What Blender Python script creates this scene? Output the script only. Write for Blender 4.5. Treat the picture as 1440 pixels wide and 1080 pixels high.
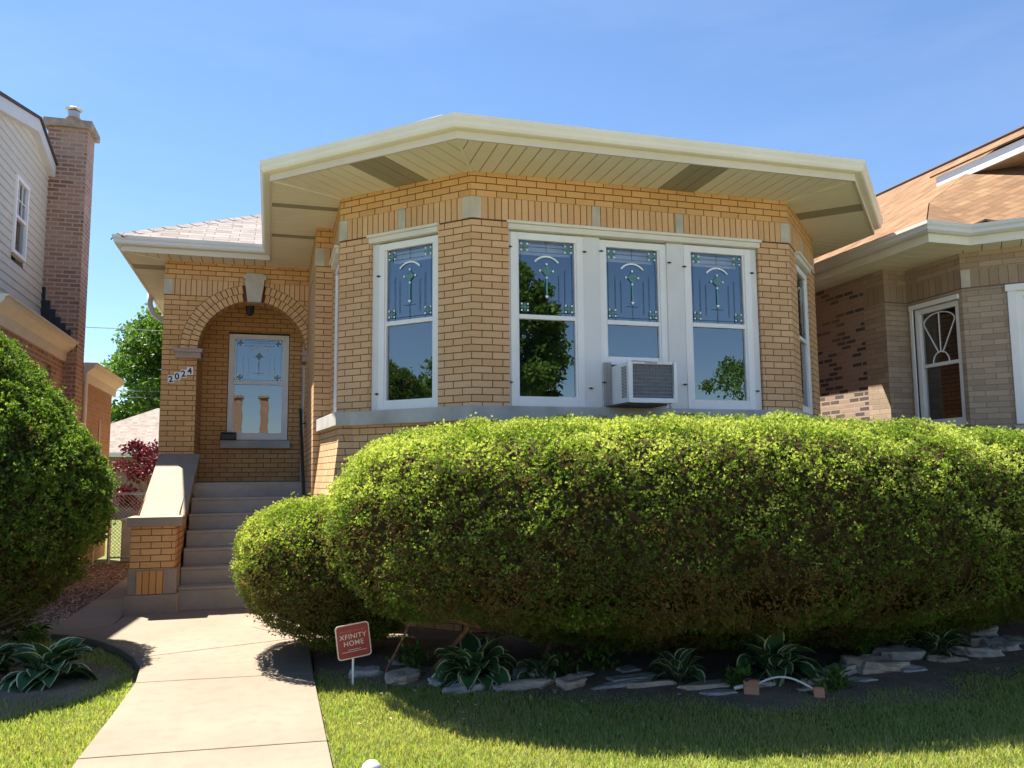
import bpy, math, random
import numpy as np
from mathutils import Vector, Matrix, noise as mnoise
random.seed(7); RNG = np.random.default_rng(11)
R = math.radians
# ------------------------------------------------------------------ camera, sky, sun, exposure
scn = bpy.context.scene
for o in list(bpy.data.objects): bpy.data.objects.remove(o)
cd = bpy.data.cameras.new('camera'); cam = bpy.data.objects.new('camera', cd); scn.collection.objects.link(cam)
right = Vector((0.96038315, -0.27856666, -0.00805096)); up = Vector((-0.02289704, -0.10766531, 0.99392349)); fwd = Vector((0.27774076, 0.95436303, 0.1097783))
m = Matrix.Identity(4)
for i in range(3):
    m[i][0] = right[i]; m[i][1] = up[i]; m[i][2] = -fwd[i]
m[0][3], m[1][3], m[2][3] = 0, 0, 1.4
cam.matrix_world = m
cd.sensor_width = 36; cd.lens = 29.12; cd.clip_start = 0.05; cd.clip_end = 3000
scn.camera = cam
SUN_EL, SUN_AZ = 61.0, 35.0          # azimuth: degrees to the left of the +Y direction
w = bpy.data.worlds.new('World'); scn.world = w; w.use_nodes = True
nt = w.node_tree; bg = nt.nodes['Background']
sky = nt.nodes.new('ShaderNodeTexSky'); sky.sky_type = 'NISHITA'; sky.sun_disc = False
sky.sun_elevation = R(SUN_EL); sky.sun_rotation = R(-SUN_AZ); sky.air_density = 1.0; sky.dust_density = 0.0; sky.ozone_density = 6.0; sky.altitude = 100
tc = nt.nodes.new('ShaderNodeTexCoord'); mp = nt.nodes.new('ShaderNodeMapping'); mp.inputs['Scale'].default_value = (1.2, 1.0, 5.0); mp.inputs['Rotation'].default_value = (.3, .4, .2)
cn = nt.nodes.new('ShaderNodeTexNoise'); cn.inputs['Scale'].default_value = 2.2; cn.inputs['Detail'].default_value = 7; cn.inputs['Roughness'].default_value = .6
cr_ = nt.nodes.new('ShaderNodeValToRGB'); cr_.color_ramp.elements[0].position = .45; cr_.color_ramp.elements[0].color = (0, 0, 0, 1); cr_.color_ramp.elements[1].position = .85; cr_.color_ramp.elements[1].color = (.07, .07, .07, 1)
cm = nt.nodes.new('ShaderNodeMix'); cm.data_type = 'RGBA'; cm.inputs[7].default_value = (7.0, 7.4, 8.0, 1)
nt.links.new(tc.outputs['Generated'], mp.inputs[0]); nt.links.new(mp.outputs[0], cn.inputs['Vector']); nt.links.new(cn.outputs['Fac'], cr_.inputs[0]); nt.links.new(cr_.outputs[0], cm.inputs[0]); nt.links.new(sky.outputs[0], cm.inputs[6]); nt.links.new(cm.outputs[2], bg.inputs[0]); bg.inputs[1].default_value = 0.056
sd = bpy.data.lights.new('sun', 'SUN'); sd.energy = 5.0; sd.angle = R(0.5); sd.color = (1.0, 0.91, 0.78)
sun = bpy.data.objects.new('sun', sd); scn.collection.objects.link(sun)
ce, se = math.cos(R(SUN_EL)), math.sin(R(SUN_EL))
tos = Vector((-math.sin(R(SUN_AZ))*ce, math.cos(R(SUN_AZ))*ce, se))
sun.rotation_euler = tos.to_track_quat('Z', 'Y').to_euler(); sun.location = tos*60
scn.view_settings.view_transform = 'Standard'; scn.view_settings.look = 'None'
scn.view_settings.exposure = 1.84; scn.view_settings.gamma = 1
scn.cycles.max_bounces = 8; scn.cycles.diffuse_bounces = 6; scn.cycles.transparent_max_bounces = 12

# ------------------------------------------------------------------ helpers
COL = scn.collection
def tag(o, label=None, cat=None, group=None, kind=None):
    if label: o['label'] = label
    if cat: o['category'] = cat
    if group: o['group'] = group
    if kind: o['kind'] = kind
    return o
def empty(name, loc, label, cat, group=None, kind=None):
    o = bpy.data.objects.new(name, None); COL.objects.link(o); o.location = loc; o.empty_display_size = .1
    return tag(o, label, cat, group, kind)
def root_loc(o):
    l = Vector((0, 0, 0))
    while o is not None:
        l += o.location; o = o.parent
    return l
class MB:
    def __init__(s): s.v = []; s.f = []; s.uv = []; s.mi = []
    def face(s, pts, uvs=None, mi=0):
        b = len(s.v); s.v += [tuple(p) for p in pts]; s.f.append(tuple(range(b, b+len(pts))))
        s.uv.append(uvs if uvs else auto_uv(pts)); s.mi.append(mi)
    def box(s, x0, x1, y0, y1, z0, z1, mi=0):
        s.obox(Vector((x0, y0, z0)), Vector((x1-x0, 0, 0)), Vector((0, y1-y0, 0)), Vector((0, 0, z1-z0)), mi)
    def obox(s, o, a, b, c, mi=0):
        o = Vector(o); a = Vector(a); b = Vector(b); c = Vector(c)
        if a.cross(b).dot(c) < 0: a, b = b, a
        P = [o, o+a, o+a+b, o+b, o+c, o+a+c, o+a+b+c, o+b+c]
        for q in ((3, 2, 1, 0), (4, 5, 6, 7), (0, 1, 5, 4), (1, 2, 6, 5), (2, 3, 7, 6), (3, 0, 4, 7)):
            s.face([P[i] for i in q], mi=mi)
    def prism(s, poly, z0, z1, mi=0, cap=True):
        n = len(poly)
        ar = sum(poly[i][0]*poly[(i+1) % n][1]-poly[(i+1) % n][0]*poly[i][1] for i in range(n))
        if ar < 0: poly = poly[::-1]
        f0 = (lambda p: z0) if not callable(z0) else z0
        f1 = (lambda p: z1) if not callable(z1) else z1
        if cap:
            s.face([(p[0], p[1], f1(p)) for p in poly], mi=mi)
            s.face([(p[0], p[1], f0(p)) for p in poly[::-1]], mi=mi)
        for i in range(n):
            p, q = poly[i], poly[(i+1) % n]
            s.face([(p[0], p[1], f0(p)), (q[0], q[1], f0(q)), (q[0], q[1], f1(q)), (p[0], p[1], f1(p))], mi=mi)
    def tube(s, pts, r, n=8, cap=True, mi=0):
        pts = [Vector(p) for p in pts]; rings = []
        rr = r if hasattr(r, '__len__') else [r]*len(pts)
        prev = None
        for i, p in enumerate(pts):
            d = (pts[min(i+1, len(pts)-1)]-pts[max(i-1, 0)]).normalized()
            if prev is None: a = d.orthogonal().normalized()
            else: a = (prev-d*prev.dot(d)).normalized()
            prev = a; b = d.cross(a)
            rings.append([p+(a*math.cos(2*math.pi*k/n)+b*math.sin(2*math.pi*k/n))*rr[i] for k in range(n)])
        for i in range(len(rings)-1):
            for k in range(n):
                k2 = (k+1) % n
                s.face([rings[i][k], rings[i][k2], rings[i+1][k2], rings[i+1][k]], mi=mi)
        if cap:
            s.face(rings[0][::-1], mi=mi); s.face(rings[-1], mi=mi)
    def build(s, name, mat, parent=None, bevel=0, smooth=False, loc=None):
        me = bpy.data.meshes.new(name); off = root_loc(parent) if parent else Vector(loc or (0, 0, 0))
        me.from_pydata([(p[0]-off[0], p[1]-off[1], p[2]-off[2]) for p in s.v], [], s.f)
        mats = mat if isinstance(mat, (list, tuple)) else [mat]
        for k in mats: me.materials.append(k)
        ul = me.uv_layers.new(name='UVMap')
        flat = [c for fu in s.uv for c in fu]
        ul.data.foreach_set('uv', np.array(flat, dtype=np.float32).ravel())
        me.polygons.foreach_set('material_index', s.mi)
        if smooth or bevel:
            import bmesh
            bm = bmesh.new(); bm.from_mesh(me); bmesh.ops.remove_doubles(bm, verts=bm.verts, dist=1e-5); bm.to_mesh(me); bm.free()
            if smooth: me.polygons.foreach_set('use_smooth', [True]*len(me.polygons))
        me.update()
        o = bpy.data.objects.new(name, me); COL.objects.link(o)
        if parent: o.parent = parent
        elif loc: o.location = loc
        if bevel:
            b = o.modifiers.new('bevel', 'BEVEL'); b.width = bevel; b.segments = 2; b.limit_method = 'ANGLE'; b.angle_limit = R(40)
        return o
def auto_uv(pts):
    p = [Vector(q) for q in pts]
    n = Vector((0, 0, 0))
    for i in range(len(p)): n += p[i].cross(p[(i+1) % len(p)])
    if n.length < 1e-12: return [(0, 0)]*len(p)
    n.normalize()
    if abs(n.z) > .85: return [(q.x+20, q.y+20) for q in p]
    t = Vector((-n.y, n.x, 0)).normalized(); b = n.cross(t)
    return [(q.dot(t)+20.32, q.dot(b)+2.92) for q in p]     # courses of .0677 m line up with z = 3.85
def tree_copy(o, parent=None):
    c = o.copy(); COL.objects.link(c); c.parent = parent
    for ch in o.children: tree_copy(ch, c)
    return c
class Face:                                   # a vertical wall face: u along, z up, d outward
    def __init__(s, o, u): s.o = Vector((o[0], o[1], 0)); s.u = Vector((u[0], u[1], 0)).normalized(); s.n = Vector((s.u.y, -s.u.x, 0))
    def p(s, u, z, d=0): return s.o+s.u*u+s.n*d+Vector((0, 0, z))
    def quad(s, mb, u0, u1, z0, z1, d=0, uo=20.32, rot=False, mi=0):
        if u1-u0 < 1e-4 or z1-z0 < 1e-4: return
        P = [(u0, z0), (u1, z0), (u1, z1), (u0, z1)]
        mb.face([s.p(a, b, d) for a, b in P], [((a+uo), b-3.85+6.77) for a, b in P], mi)
    def box(s, mb, u0, u1, z0, z1, d0, d1, mi=0):
        mb.obox(s.p(u0, z0, d0), s.u*(u1-u0), s.n*(d1-d0), Vector((0, 0, z1-z0)), mi)
def wall(mb, F, u0, u1, z0, z1, holes=(), d=0, uo=20.32, reveal=.12):
    us = sorted(set([u0, u1]+[h[0] for h in holes]+[h[1] for h in holes])); zs = sorted(set([z0, z1]+[h[2] for h in holes]+[h[3] for h in holes]))
    for a, b in zip(us[:-1], us[1:]):
        for c, e in zip(zs[:-1], zs[1:]):
            if any(h[0] <= a and b <= h[1] and h[2] <= c and e <= h[3] for h in holes): continue
            F.quad(mb, a, b, c, e, d, uo)
    for h in holes:                            # brick returns of the opening
        for u_, s_ in ((h[0], 1), (h[1], -1)):
            P = [F.p(u_, h[2], d), F.p(u_, h[2], d-reveal), F.p(u_, h[3], d-reveal), F.p(u_, h[3], d)]
            U = [(0, h[2]-3.85+6.77), (reveal, h[2]-3.85+6.77), (reveal, h[3]-3.85+6.77), (0, h[3]-3.85+6.77)]
            if s_ < 0: P = P[::-1]; U = U[::-1]
            mb.face(P, U)
        for z_, s_ in ((h[2], 1), (h[3], -1)):
            P = [F.p(h[0], z_, d), F.p(h[1], z_, d), F.p(h[1], z_, d-reveal), F.p(h[0], z_, d-reveal)]
            mb.face(P if s_ > 0 else P[::-1])
def clip(poly, nx, ny, c):                     # keep nx*x+ny*y <= c
    out = []
    for i in range(len(poly)):
        p, q = poly[i], poly[(i+1) % len(poly)]
        a = nx*p[0]+ny*p[1]-c; b = nx*q[0]+ny*q[1]-c
        if a <= 0: out.append(p)
        if a*b < 0:
            t = a/(a-b); out.append((p[0]+t*(q[0]-p[0]), p[1]+t*(q[1]-p[1])))
    return out
def sweep(mb, path, prof, closed=False):       # prof: (outward, z) ; path: list of (x,y); outward = right-hand side of travel
    n = len(path); cols = []
    for i in range(n):
        p = Vector(path[i]).to_2d()
        def nrm(a, b):
            d = (Vector(b)-Vector(a)).to_2d().normalized(); return Vector((d.y, -d.x))
        if i == 0: m_ = nrm(path[0], path[1])
        elif i == n-1: m_ = nrm(path[-2], path[-1])
        else:
            n1, n2 = nrm(path[i-1], path[i]), nrm(path[i], path[i+1]); m_ = (n1+n2)/(1+n1.dot(n2))
        cols.append([(p.x+m_.x*o_, p.y+m_.y*o_, z_) for o_, z_ in prof])
    for i in range(n-1):
        for k in range(len(prof)-1):
            mb.face([cols[i][k], cols[i+1][k], cols[i+1][k+1], cols[i][k+1]])
    mb.face(cols[0][::-1]); mb.face(cols[-1])

# ------------------------------------------------------------------ materials
MATS = {}
class NB:
    def __init__(s, name):
        s.m = bpy.data.materials.new(name); s.m.use_nodes = True; s.t = s.m.node_tree; s.b = s.t.nodes['Principled BSDF']; s.out = s.t.nodes['Material Output']
    def n(s, typ, **kw):
        q = s.t.nodes.new(typ)
        for k, v in kw.items():
            if k.startswith('i_'): q.inputs[k[2:].replace('_', ' ')].default_value = v
            else: setattr(q, k, v)
        return q
    def l(s, a, b): s.t.links.new(a, b)
    def coord(s, kind='Object'): return s.n('ShaderNodeTexCoord').outputs[kind]
    def noise(s, scale, detail=4, vec=None, rough=.55):
        q = s.n('ShaderNodeTexNoise'); q.inputs['Scale'].default_value = scale; q.inputs['Detail'].default_value = detail; q.inputs['Roughness'].default_value = rough
        s.l(vec if vec is not None else s.coord(), q.inputs['Vector']); return q.outputs['Fac']
    def ramp(s, fac, stops):
        q = s.n('ShaderNodeValToRGB'); e = q.color_ramp.elements
        while len(e) < len(stops): e.new(.5)
        for i, (p, c) in enumerate(stops): e[i].position = p; e[i].color = (*c, 1)
        s.l(fac, q.inputs[0]); return q.outputs[0]
    def mix(s, fac, a, b, mode='MIX'):
        q = s.n('ShaderNodeMix'); q.data_type = 'RGBA'; q.blend_type = mode
        for i, x in ((0, fac), (6, a), (7, b)):
            if hasattr(x, 'links'): s.l(x, q.inputs[i])
            else: q.inputs[i].default_value = x if i == 0 else (*x, 1)
        return q.outputs[2]
    def math(s, op, a, b=0.0):
        q = s.n('ShaderNodeMath'); q.operation = op
        for i, x in ((0, a), (1, b)):
            if hasattr(x, 'links'): s.l(x, q.inputs[i])
            else: q.inputs[i].default_value = x
        return q.outputs[0]
    def bump(s, h, dist=.003, strength=1.0):
        q = s.n('ShaderNodeBump'); q.inputs['Distance'].default_value = dist; q.inputs['Strength'].default_value = strength
        s.l(h, q.inputs['Height']); s.l(q.outputs[0], s.b.inputs['Normal'])
def simple(name, col, rough=.6, var=.15, scale=6, bump=0, metal=0, bscale=80, spec=.5):
    if name in MATS: return MATS[name]
    q = NB(name); f = q.noise(scale, 5)
    dark = tuple(c*(1-var) for c in col); lite = tuple(min(1, c*(1+var)) for c in col)
    q.l(q.ramp(f, [(.3, dark), (.7, lite)]), q.b.inputs['Base Color'])
    q.b.inputs['Roughness'].default_value = rough; q.b.inputs['Metallic'].default_value = metal; q.b.inputs['Specular IOR Level'].default_value = spec
    if bump: q.bump(q.noise(bscale, 4), bump)
    MATS[name] = q.m; return q.m
def brick(name, c1, c2, mortar, bw=.2032, rh=.0677, off=.5, ms=.0047, blot=.12, bumpd=.004, third=None, rough=.75, stain=(.30, .17, .08), stain_amt=.25, msm=.12):
    q = NB(name); uv = q.coord('UV')
    t = q.n('ShaderNodeTexBrick'); t.offset = off; t.offset_frequency = 2; t.squash = 1
    t.inputs['Color1'].default_value = (*c1, 1); t.inputs['Color2'].default_value = (*c2, 1); t.inputs['Mortar'].default_value = (*mortar, 1)
    for k, v in (('Scale', 1.0), ('Mortar Size', ms), ('Mortar Smooth', msm), ('Bias', 0.0), ('Brick Width', bw), ('Row Height', rh)): t.inputs[k].default_value = v
    wob = q.n('ShaderNodeVectorMath'); wob.operation = 'MULTIPLY_ADD'
    nz = q.n('ShaderNodeTexNoise'); nz.inputs['Scale'].default_value = 9; nz.inputs['Detail'].default_value = 3; q.l(uv, nz.inputs['Vector'])
    q.l(nz.outputs['Color'], wob.inputs[0]); wob.inputs[1].default_value = (.006, .004, 0); q.l(uv, wob.inputs[2])
    q.l(wob.outputs[0], t.inputs['Vector'])
    big = q.noise(1.3, 6); fine = q.noise(55, 5)
    c = t.outputs['Color']
    if third:                                   # a share of the bricks in a third colour
        t2 = q.n('ShaderNodeTexBrick'); t2.offset = off; t2.offset_frequency = 2
        t2.inputs['Color1'].default_value = (0, 0, 0, 1); t2.inputs['Color2'].default_value = (1, 1, 1, 1); t2.inputs['Mortar'].default_value = (0, 0, 0, 1)
        for k, v in (('Scale', 1.0), ('Mortar Size', ms), ('Mortar Smooth', .1), ('Bias', third[1]), ('Brick Width', bw), ('Row Height', rh)): t2.inputs[k].default_value = v
        q.l(wob.outputs[0], t2.inputs['Vector'])
        c = q.mix(q.math('MULTIPLY', q.math('GREATER_THAN', t2.outputs['Color'], third[2]), .85), c, third[0])
    c = q.mix(q.math('MULTIPLY', q.ramp(big, [(.45, (0, 0, 0)), (.75, (1, 1, 1))]), stain_amt), c, stain)
    c = q.mix(1.0, c, q.ramp(fine, [(.3, (1-blot,)*3), (.7, (1, 1, 1))]), 'MULTIPLY')
    q.l(c, q.b.inputs['Base Color']); q.b.inputs['Roughness'].default_value = rough; q.b.inputs['Specular IOR Level'].default_value = .3
    inv = q.math('SUBTRACT', 1.0, t.outputs['Fac']); h = q.math('ADD', inv, q.math('MULTIPLY', fine, .12))
    q.bump(h, bumpd); return q.m
C1, C2, MO = (.76, .49, .27), (.66, .40, .20), (.20, .085, .048)
m_brick = brick('tan_brick', C1, C2, MO)
m_brick_o = brick('orange_brick', (.74, .45, .20), (.65, .37, .15), MO, stain=(.42, .2, .07), stain_amt=.4)
m_soldier = brick('tan_brick_on_end', C1, C2, MO, bw=.0677, rh=.2257, off=0.0)
m_darkmortar = simple('dark_red_mortar', (.11, .045, .024), .9)
m_vouss = simple('arch_brick', (.66, .41, .19), .75, .18, 12, bump=.001)
m_red = brick('red_common_brick', (.34, .165, .105), (.17, .075, .055), (.44, .36, .30), ms=.011, bumpd=.006, stain=(.48, .34, .26), stain_amt=.75, third=((.40, .24, .17), -.2, .6))
m_redwall = brick('rust_brick', (.36, .205, .135), (.28, .155, .105), (.34, .26, .20), ms=.008, stain=(.5, .3, .2), stain_amt=.3)
m_nbrick = brick('brown_face_brick', (.48, .38, .28), (.36, .275, .20), (.28, .22, .17), ms=.004, bw=.25, msm=.4, stain=(.3, .23, .17))
m_nsold = brick('brown_face_brick_on_end', (.40, .31, .225), (.33, .25, .18), (.22, .17, .13), bw=.10, rh=.2257, off=0.0, ms=.004)
m_common = brick('old_common_brick', (.38, .27, .21), (.44, .34, .27), (.42, .34, .28), ms=.011, third=((.055, .045, .05), 0.0, .60), stain=(.42, .26, .19), stain_amt=.5, bumpd=.006)
m_stone = simple('limestone', (.50, .47, .40), .85, .16, 5, bump=.0015)
m_stone_b = simple('limestone_ledge', (.46, .45, .43), .85, .22, 3, bump=.002)
m_impost = simple('pink_limestone', (.42, .31, .26), .85, .12, 5, bump=.001)
m_white = simple('white_paint', (.84, .845, .85), .45, .04, 3, bump=.0006, bscale=30)
m_mull = simple('grey_white_board', (.73, .735, .74), .55, .05, 3, bump=.0006, bscale=30)
m_cream = simple('cream_trim', (.74, .71, .63), .5, .06, 3)
m_gutter = simple('cream_aluminium', (.82, .79, .71), .4, .06, 1.5)
m_gutter_w = simple('white_aluminium', (.66, .67, .68), .35, .05, 2)
m_soffit = simple('beige_soffit', (.82, .77, .66), .5, .06, 1.2)
m_groove = simple('soffit_groove', (.16, .13, .08), .8, .1)  # dark colour behind the planks stands in for shade in the grooves
m_fascia = simple('taupe_fascia', (.68, .62, .53), .5, .05, 2)
m_black = simple('black_metal', (.02, .022, .026), .45, .1, 10)
m_dark = simple('dark_room', (.018, .018, .02), .9, .2, 2)
m_shade = simple('white_roller_shade', (.7, .7, .74), .8, .03)
m_galv = simple('galvanized_steel', (.45, .46, .47), .4, .12, 20, metal=.7)
m_bark = simple('bark', (.17, .11, .075), .95, .35, 14, bump=.01, bscale=25)
m_twig = simple('twig_brown', (.19, .12, .075), .95, .5, 25, bump=.01, bscale=40, spec=.1)
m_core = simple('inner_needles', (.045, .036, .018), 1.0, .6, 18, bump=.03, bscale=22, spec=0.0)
m_lead = simple('lead_came', (.02, .03, .04), .9, .1, spec=.1)
m_bevel = simple('bevelled_white_glass', (.90, .93, .92), .15, .03)
m_jade = simple('green_glass', (.10, .24, .22), .2, .3, 30)
m_teal = simple('teal_glass', (.10, .32, .36), .2, .1, 10)

def concrete(name, col, seed=0, dirt=.25):
    q = NB(name); v = q.coord()
    a = q.noise(.9, 6); b = q.noise(9, 6); c = q.noise(220, 3)
    base = q.ramp(a, [(.3, tuple(x*(1-dirt) for x in col)), (.65, col)])
    base = q.mix(q.math('MULTIPLY', q.ramp(b, [(.48, (0, 0, 0)), (.72, (1, 1, 1))]), .38), base, tuple(x*.62 for x in col))
    base = q.mix(1.0, base, q.ramp(c, [(.3, (.74, .71, .67)), (.62, (1, 1, 1))]), 'MULTIPLY')
    q.l(base, q.b.inputs['Base Color']); q.b.inputs['Roughness'].default_value = .9; q.b.inputs['Specular IOR Level'].default_value = .25
    q.bump(q.math('ADD', c, q.math('MULTIPLY', b, 1.5)), .0015); return q.m
m_walk = concrete('walk_concrete', (.262, .220, .174), dirt=.18)
m_step = concrete('step_concrete', (.46, .44, .40), dirt=.35)
m_cheek = concrete('cheek_stone', (.36, .31, .26), dirt=.12)
m_asph = simple('pale_road_concrete', (.42, .40, .37), .9, .12, 2, bump=.003)

def shingle(name, c1, c2, gap, rh=.125, bw=.32):
    q = NB(name); uv = q.coord('UV')
    t = q.n('ShaderNodeTexBrick'); t.offset = .37; t.offset_frequency = 2
    t.inputs['Color1'].default_value = (*c1, 1); t.inputs['Color2'].default_value = (*c2, 1); t.inputs['Mortar'].default_value = (*gap, 1)
    for k, v in (('Scale', 1.0), ('Mortar Size', .006), ('Mortar Smooth', .3), ('Bias', 0.0), ('Brick Width', bw), ('Row Height', rh)): t.inputs[k].default_value = v
    q.l(uv, t.inputs['Vector'])
    t2 = q.n('ShaderNodeTexBrick'); t2.offset = .61; t2.offset_frequency = 3
    t2.inputs['Color1'].default_value = (.72, .72, .72, 1); t2.inputs['Color2'].default_value = (1, 1, 1, 1); t2.inputs['Mortar'].default_value = (.9, .9, .9, 1)
    for k, v in (('Scale', 1.0), ('Mortar Size', .002), ('Bias', .1), ('Brick Width', .17), ('Row Height', rh)): t2.inputs[k].default_value = v
    q.l(uv, t2.inputs['Vector'])
    c = q.mix(1.0, t.outputs['Color'], t2.outputs['Color'], 'MULTIPLY')
    f = q.noise(160, 3); c = q.mix(1.0, c, q.ramp(f, [(.3, (.75, .75, .75)), (.7, (1, 1, 1))]), 'MULTIPLY')
    q.l(c, q.b.inputs['Base Color']); q.b.inputs['Roughness'].default_value = .95; q.b.inputs['Specular IOR Level'].default_value = .15
    sx = q.n('ShaderNodeSeparateXYZ'); q.l(uv, sx.inputs[0])
    saw = q.math('SUBTRACT', 1.0, q.math('FRACT', q.math('DIVIDE', sx.outputs[1], rh)))
    h = q.math('ADD', q.math('ADD', saw, q.math('MULTIPLY', f, .2)), q.math('MULTIPLY', t2.outputs['Color'], .5))
    q.bump(h, .010); return q.m
m_roof = shingle('grey_shingle', (.30, .275, .27), (.23, .21, .21), (.10, .08, .09))
m_roof_t = shingle('terracotta_shingle', (.26, .165, .095), (.18, .108, .06), (.17, .07, .04))
m_roof_b = shingle('brown_shingle', (.36, .31, .28), (.30, .26, .235), (.25, .19, .17))

def glass(name, tint=(.9, .95, 1.0), refl=.30, rough=.0):
    q = NB(name); q.t.nodes.remove(q.b)
    tr = q.n('ShaderNodeBsdfTransparent'); tr.inputs[0].default_value = (.75, .8, .8, 1)
    gl = q.n('ShaderNodeBsdfGlossy'); gl.inputs['Color'].default_value = (*tint, 1); gl.inputs['Roughness'].default_value = rough
    lw = q.n('ShaderNodeLayerWeight'); lw.inputs[0].default_value = .35
    fac = q.math('ADD', refl, q.math('MULTIPLY', lw.outputs['Fresnel'], .6))
    bmp = q.n('ShaderNodeBump'); bmp.inputs['Distance'].default_value = .002; bmp.inputs['Strength'].default_value = .25
    q.l(q.noise(2.2, 2), bmp.inputs['Height']); q.l(bmp.outputs[0], gl.inputs['Normal'])
    mx = q.n('ShaderNodeMixShader'); q.l(fac, mx.inputs[0]); q.l(tr.outputs[0], mx.inputs[1]); q.l(gl.outputs[0], mx.inputs[2]); q.l(mx.outputs[0], q.out.inputs[0])
    return q.m
m_glass = glass('window_glass', refl=.17)

def leafmat(name, stops, trans=.35, rough=.5, attr='tint', tcol=None, spec=.2):
    q = NB(name)
    a = q.n('ShaderNodeAttribute'); a.attribute_name = attr
    c = q.ramp(a.outputs['Fac'], stops)
    q.l(c, q.b.inputs['Base Color']); q.b.inputs['Roughness'].default_value = rough; q.b.inputs['Specular IOR Level'].default_value = spec
    tr = q.n('ShaderNodeBsdfTranslucent'); tc = q.mix(1.0, c, tcol or (1.25, 1.35, .55), 'MULTIPLY'); q.l(tc, tr.inputs[0])
    mx = q.n('ShaderNodeMixShader'); mx.inputs[0].default_value = trans
    q.l(q.b.outputs[0], mx.inputs[1]); q.l(tr.outputs[0], mx.inputs[2]); q.l(mx.outputs[0], q.out.inputs[0]); return q.m
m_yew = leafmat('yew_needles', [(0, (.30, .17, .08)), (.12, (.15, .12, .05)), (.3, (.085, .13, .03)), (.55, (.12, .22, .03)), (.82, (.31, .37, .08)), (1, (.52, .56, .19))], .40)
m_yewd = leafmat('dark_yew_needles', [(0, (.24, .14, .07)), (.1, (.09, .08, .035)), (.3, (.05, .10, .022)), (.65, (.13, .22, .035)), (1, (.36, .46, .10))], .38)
m_tree = leafmat('tree_leaves', [(0, (.03, .07, .015)), (.5, (.075, .15, .025)), (1, (.16, .26, .05))], .4)
m_maple = leafmat('maroon_leaves', [(0, (.05, .012, .018)), (.5, (.11, .02, .032)), (1, (.22, .06, .07))], .25, tcol=(1.3, .7, .8))
m_blade = leafmat('grass_blades', [(0, (.42, .34, .17)), (.2, (.34, .34, .12)), (.45, (.37, .39, .14)), (.75, (.25, .34, .08)), (1, (.44, .48, .18))], .4, rough=.55, spec=.2)
m_weed = leafmat('weed_leaves', [(0, (.06, .14, .03)), (1, (.16, .28, .06))], .35)

# ------------------------------------------------------------------ foliage tools
def leafmesh(name, P, D, S, L, W, tint, mat, parent=None, loc=(0, 0, 0), fold=0.0):
    """one rhombic leaf per row: base P, direction D, side S"""
    n = len(P); off = np.array(root_loc(parent) if parent else loc)
    L = np.broadcast_to(np.asarray(L, float).reshape(-1, 1), (n, 1)); W = np.broadcast_to(np.asarray(W, float).reshape(-1, 1), (n, 1))
    V = np.empty((n, 4, 3)); V[:, 0] = P; V[:, 1] = P+D*L*.45+S*W*.5; V[:, 2] = P+D*L; V[:, 3] = P+D*L*.45-S*W*.5
    V -= off
    me = bpy.data.meshes.new(name); me.vertices.add(n*4); me.vertices.foreach_set('co', V.astype(np.float32).ravel())
    me.loops.add(n*4); me.loops.foreach_set('vertex_index', np.arange(n*4, dtype=np.int32))
    me.polygons.add(n); me.polygons.foreach_set('loop_start', np.arange(0, n*4, 4, dtype=np.int32)); me.polygons.foreach_set('loop_total', np.full(n, 4, dtype=np.int32))
    at = me.attributes.new('tint', 'FLOAT', 'POINT'); at.data.foreach_set('value', np.repeat(np.clip(tint, 0, 1), 4).astype(np.float32))
    me.materials.append(mat); me.update(calc_edges=True)
    o = bpy.data.objects.new(name, me); COL.objects.link(o)
    if parent: o.parent = parent
    else: o.location = loc
    return o
def unit(a): return a/np.maximum(np.linalg.norm(a, axis=-1, keepdims=True), 1e-9)
def pnoise(P, s):                               # cheap smooth noise in -1..1
    a = np.zeros(len(P)); r = np.random.default_rng(5)
    for k in range(7):
        d = unit(r.normal(size=3))*s*(.7+.22*k); a += np.sin(P@d*2*np.pi+r.uniform(0, 7)+1.7*np.sin(P@(unit(r.normal(size=3))*s*1.3)*6.28+k))
    return a/4.5
def grid_surface(fn, nu, nv):
    U, V = np.meshgrid(np.linspace(0, 1, nu), np.linspace(0, 1, nv), indexing='ij'); P = fn(U.ravel(), V.ravel()).reshape(nu, nv, 3); return P
def superellipsoid(c, a, b, top, bot, e1=.6, e2=.7, nu=90, nv=60, zexp=None):
    th = np.linspace(-np.pi, np.pi, nu); ph = np.linspace(-np.pi/2, np.pi/2, nv)
    T, Pp = np.meshgrid(th, ph, indexing='ij')
    sg = lambda x, e: np.sign(x)*np.abs(x)**e
    x = a*sg(np.cos(Pp), e1)*sg(np.cos(T), e2); y = b*sg(np.cos(Pp), e1)*sg(np.sin(T), e2); z = sg(np.sin(Pp), e1); z = np.where(z > 0, z*top, z*bot)
    return np.stack([x+c[0], y+c[1], z+c[2]], -1)
def surf_normals(G):
    du = np.gradient(G, axis=0); dv = np.gradient(G, axis=1); return unit(np.cross(du, dv))
def sample_grid(G, dens, rng):
    A = G[:-1, :-1]; B = G[1:, :-1]; C = G[1:, 1:]; Dd = G[:-1, 1:]
    n = np.cross(B-A, Dd-A); area = np.linalg.norm(n, axis=-1); k = rng.poisson(area*dens)
    idx = np.repeat(np.arange(area.size), k.ravel()); i, j = np.unravel_index(idx, area.shape)
    u = rng.random(len(idx))[:, None]; v = rng.random(len(idx))[:, None]
    P = A[i, j]*(1-u)*(1-v)+B[i, j]*u*(1-v)+C[i, j]*u*v+Dd[i, j]*(1-u)*v
    N = unit(n[i, j]); return P, N
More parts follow.
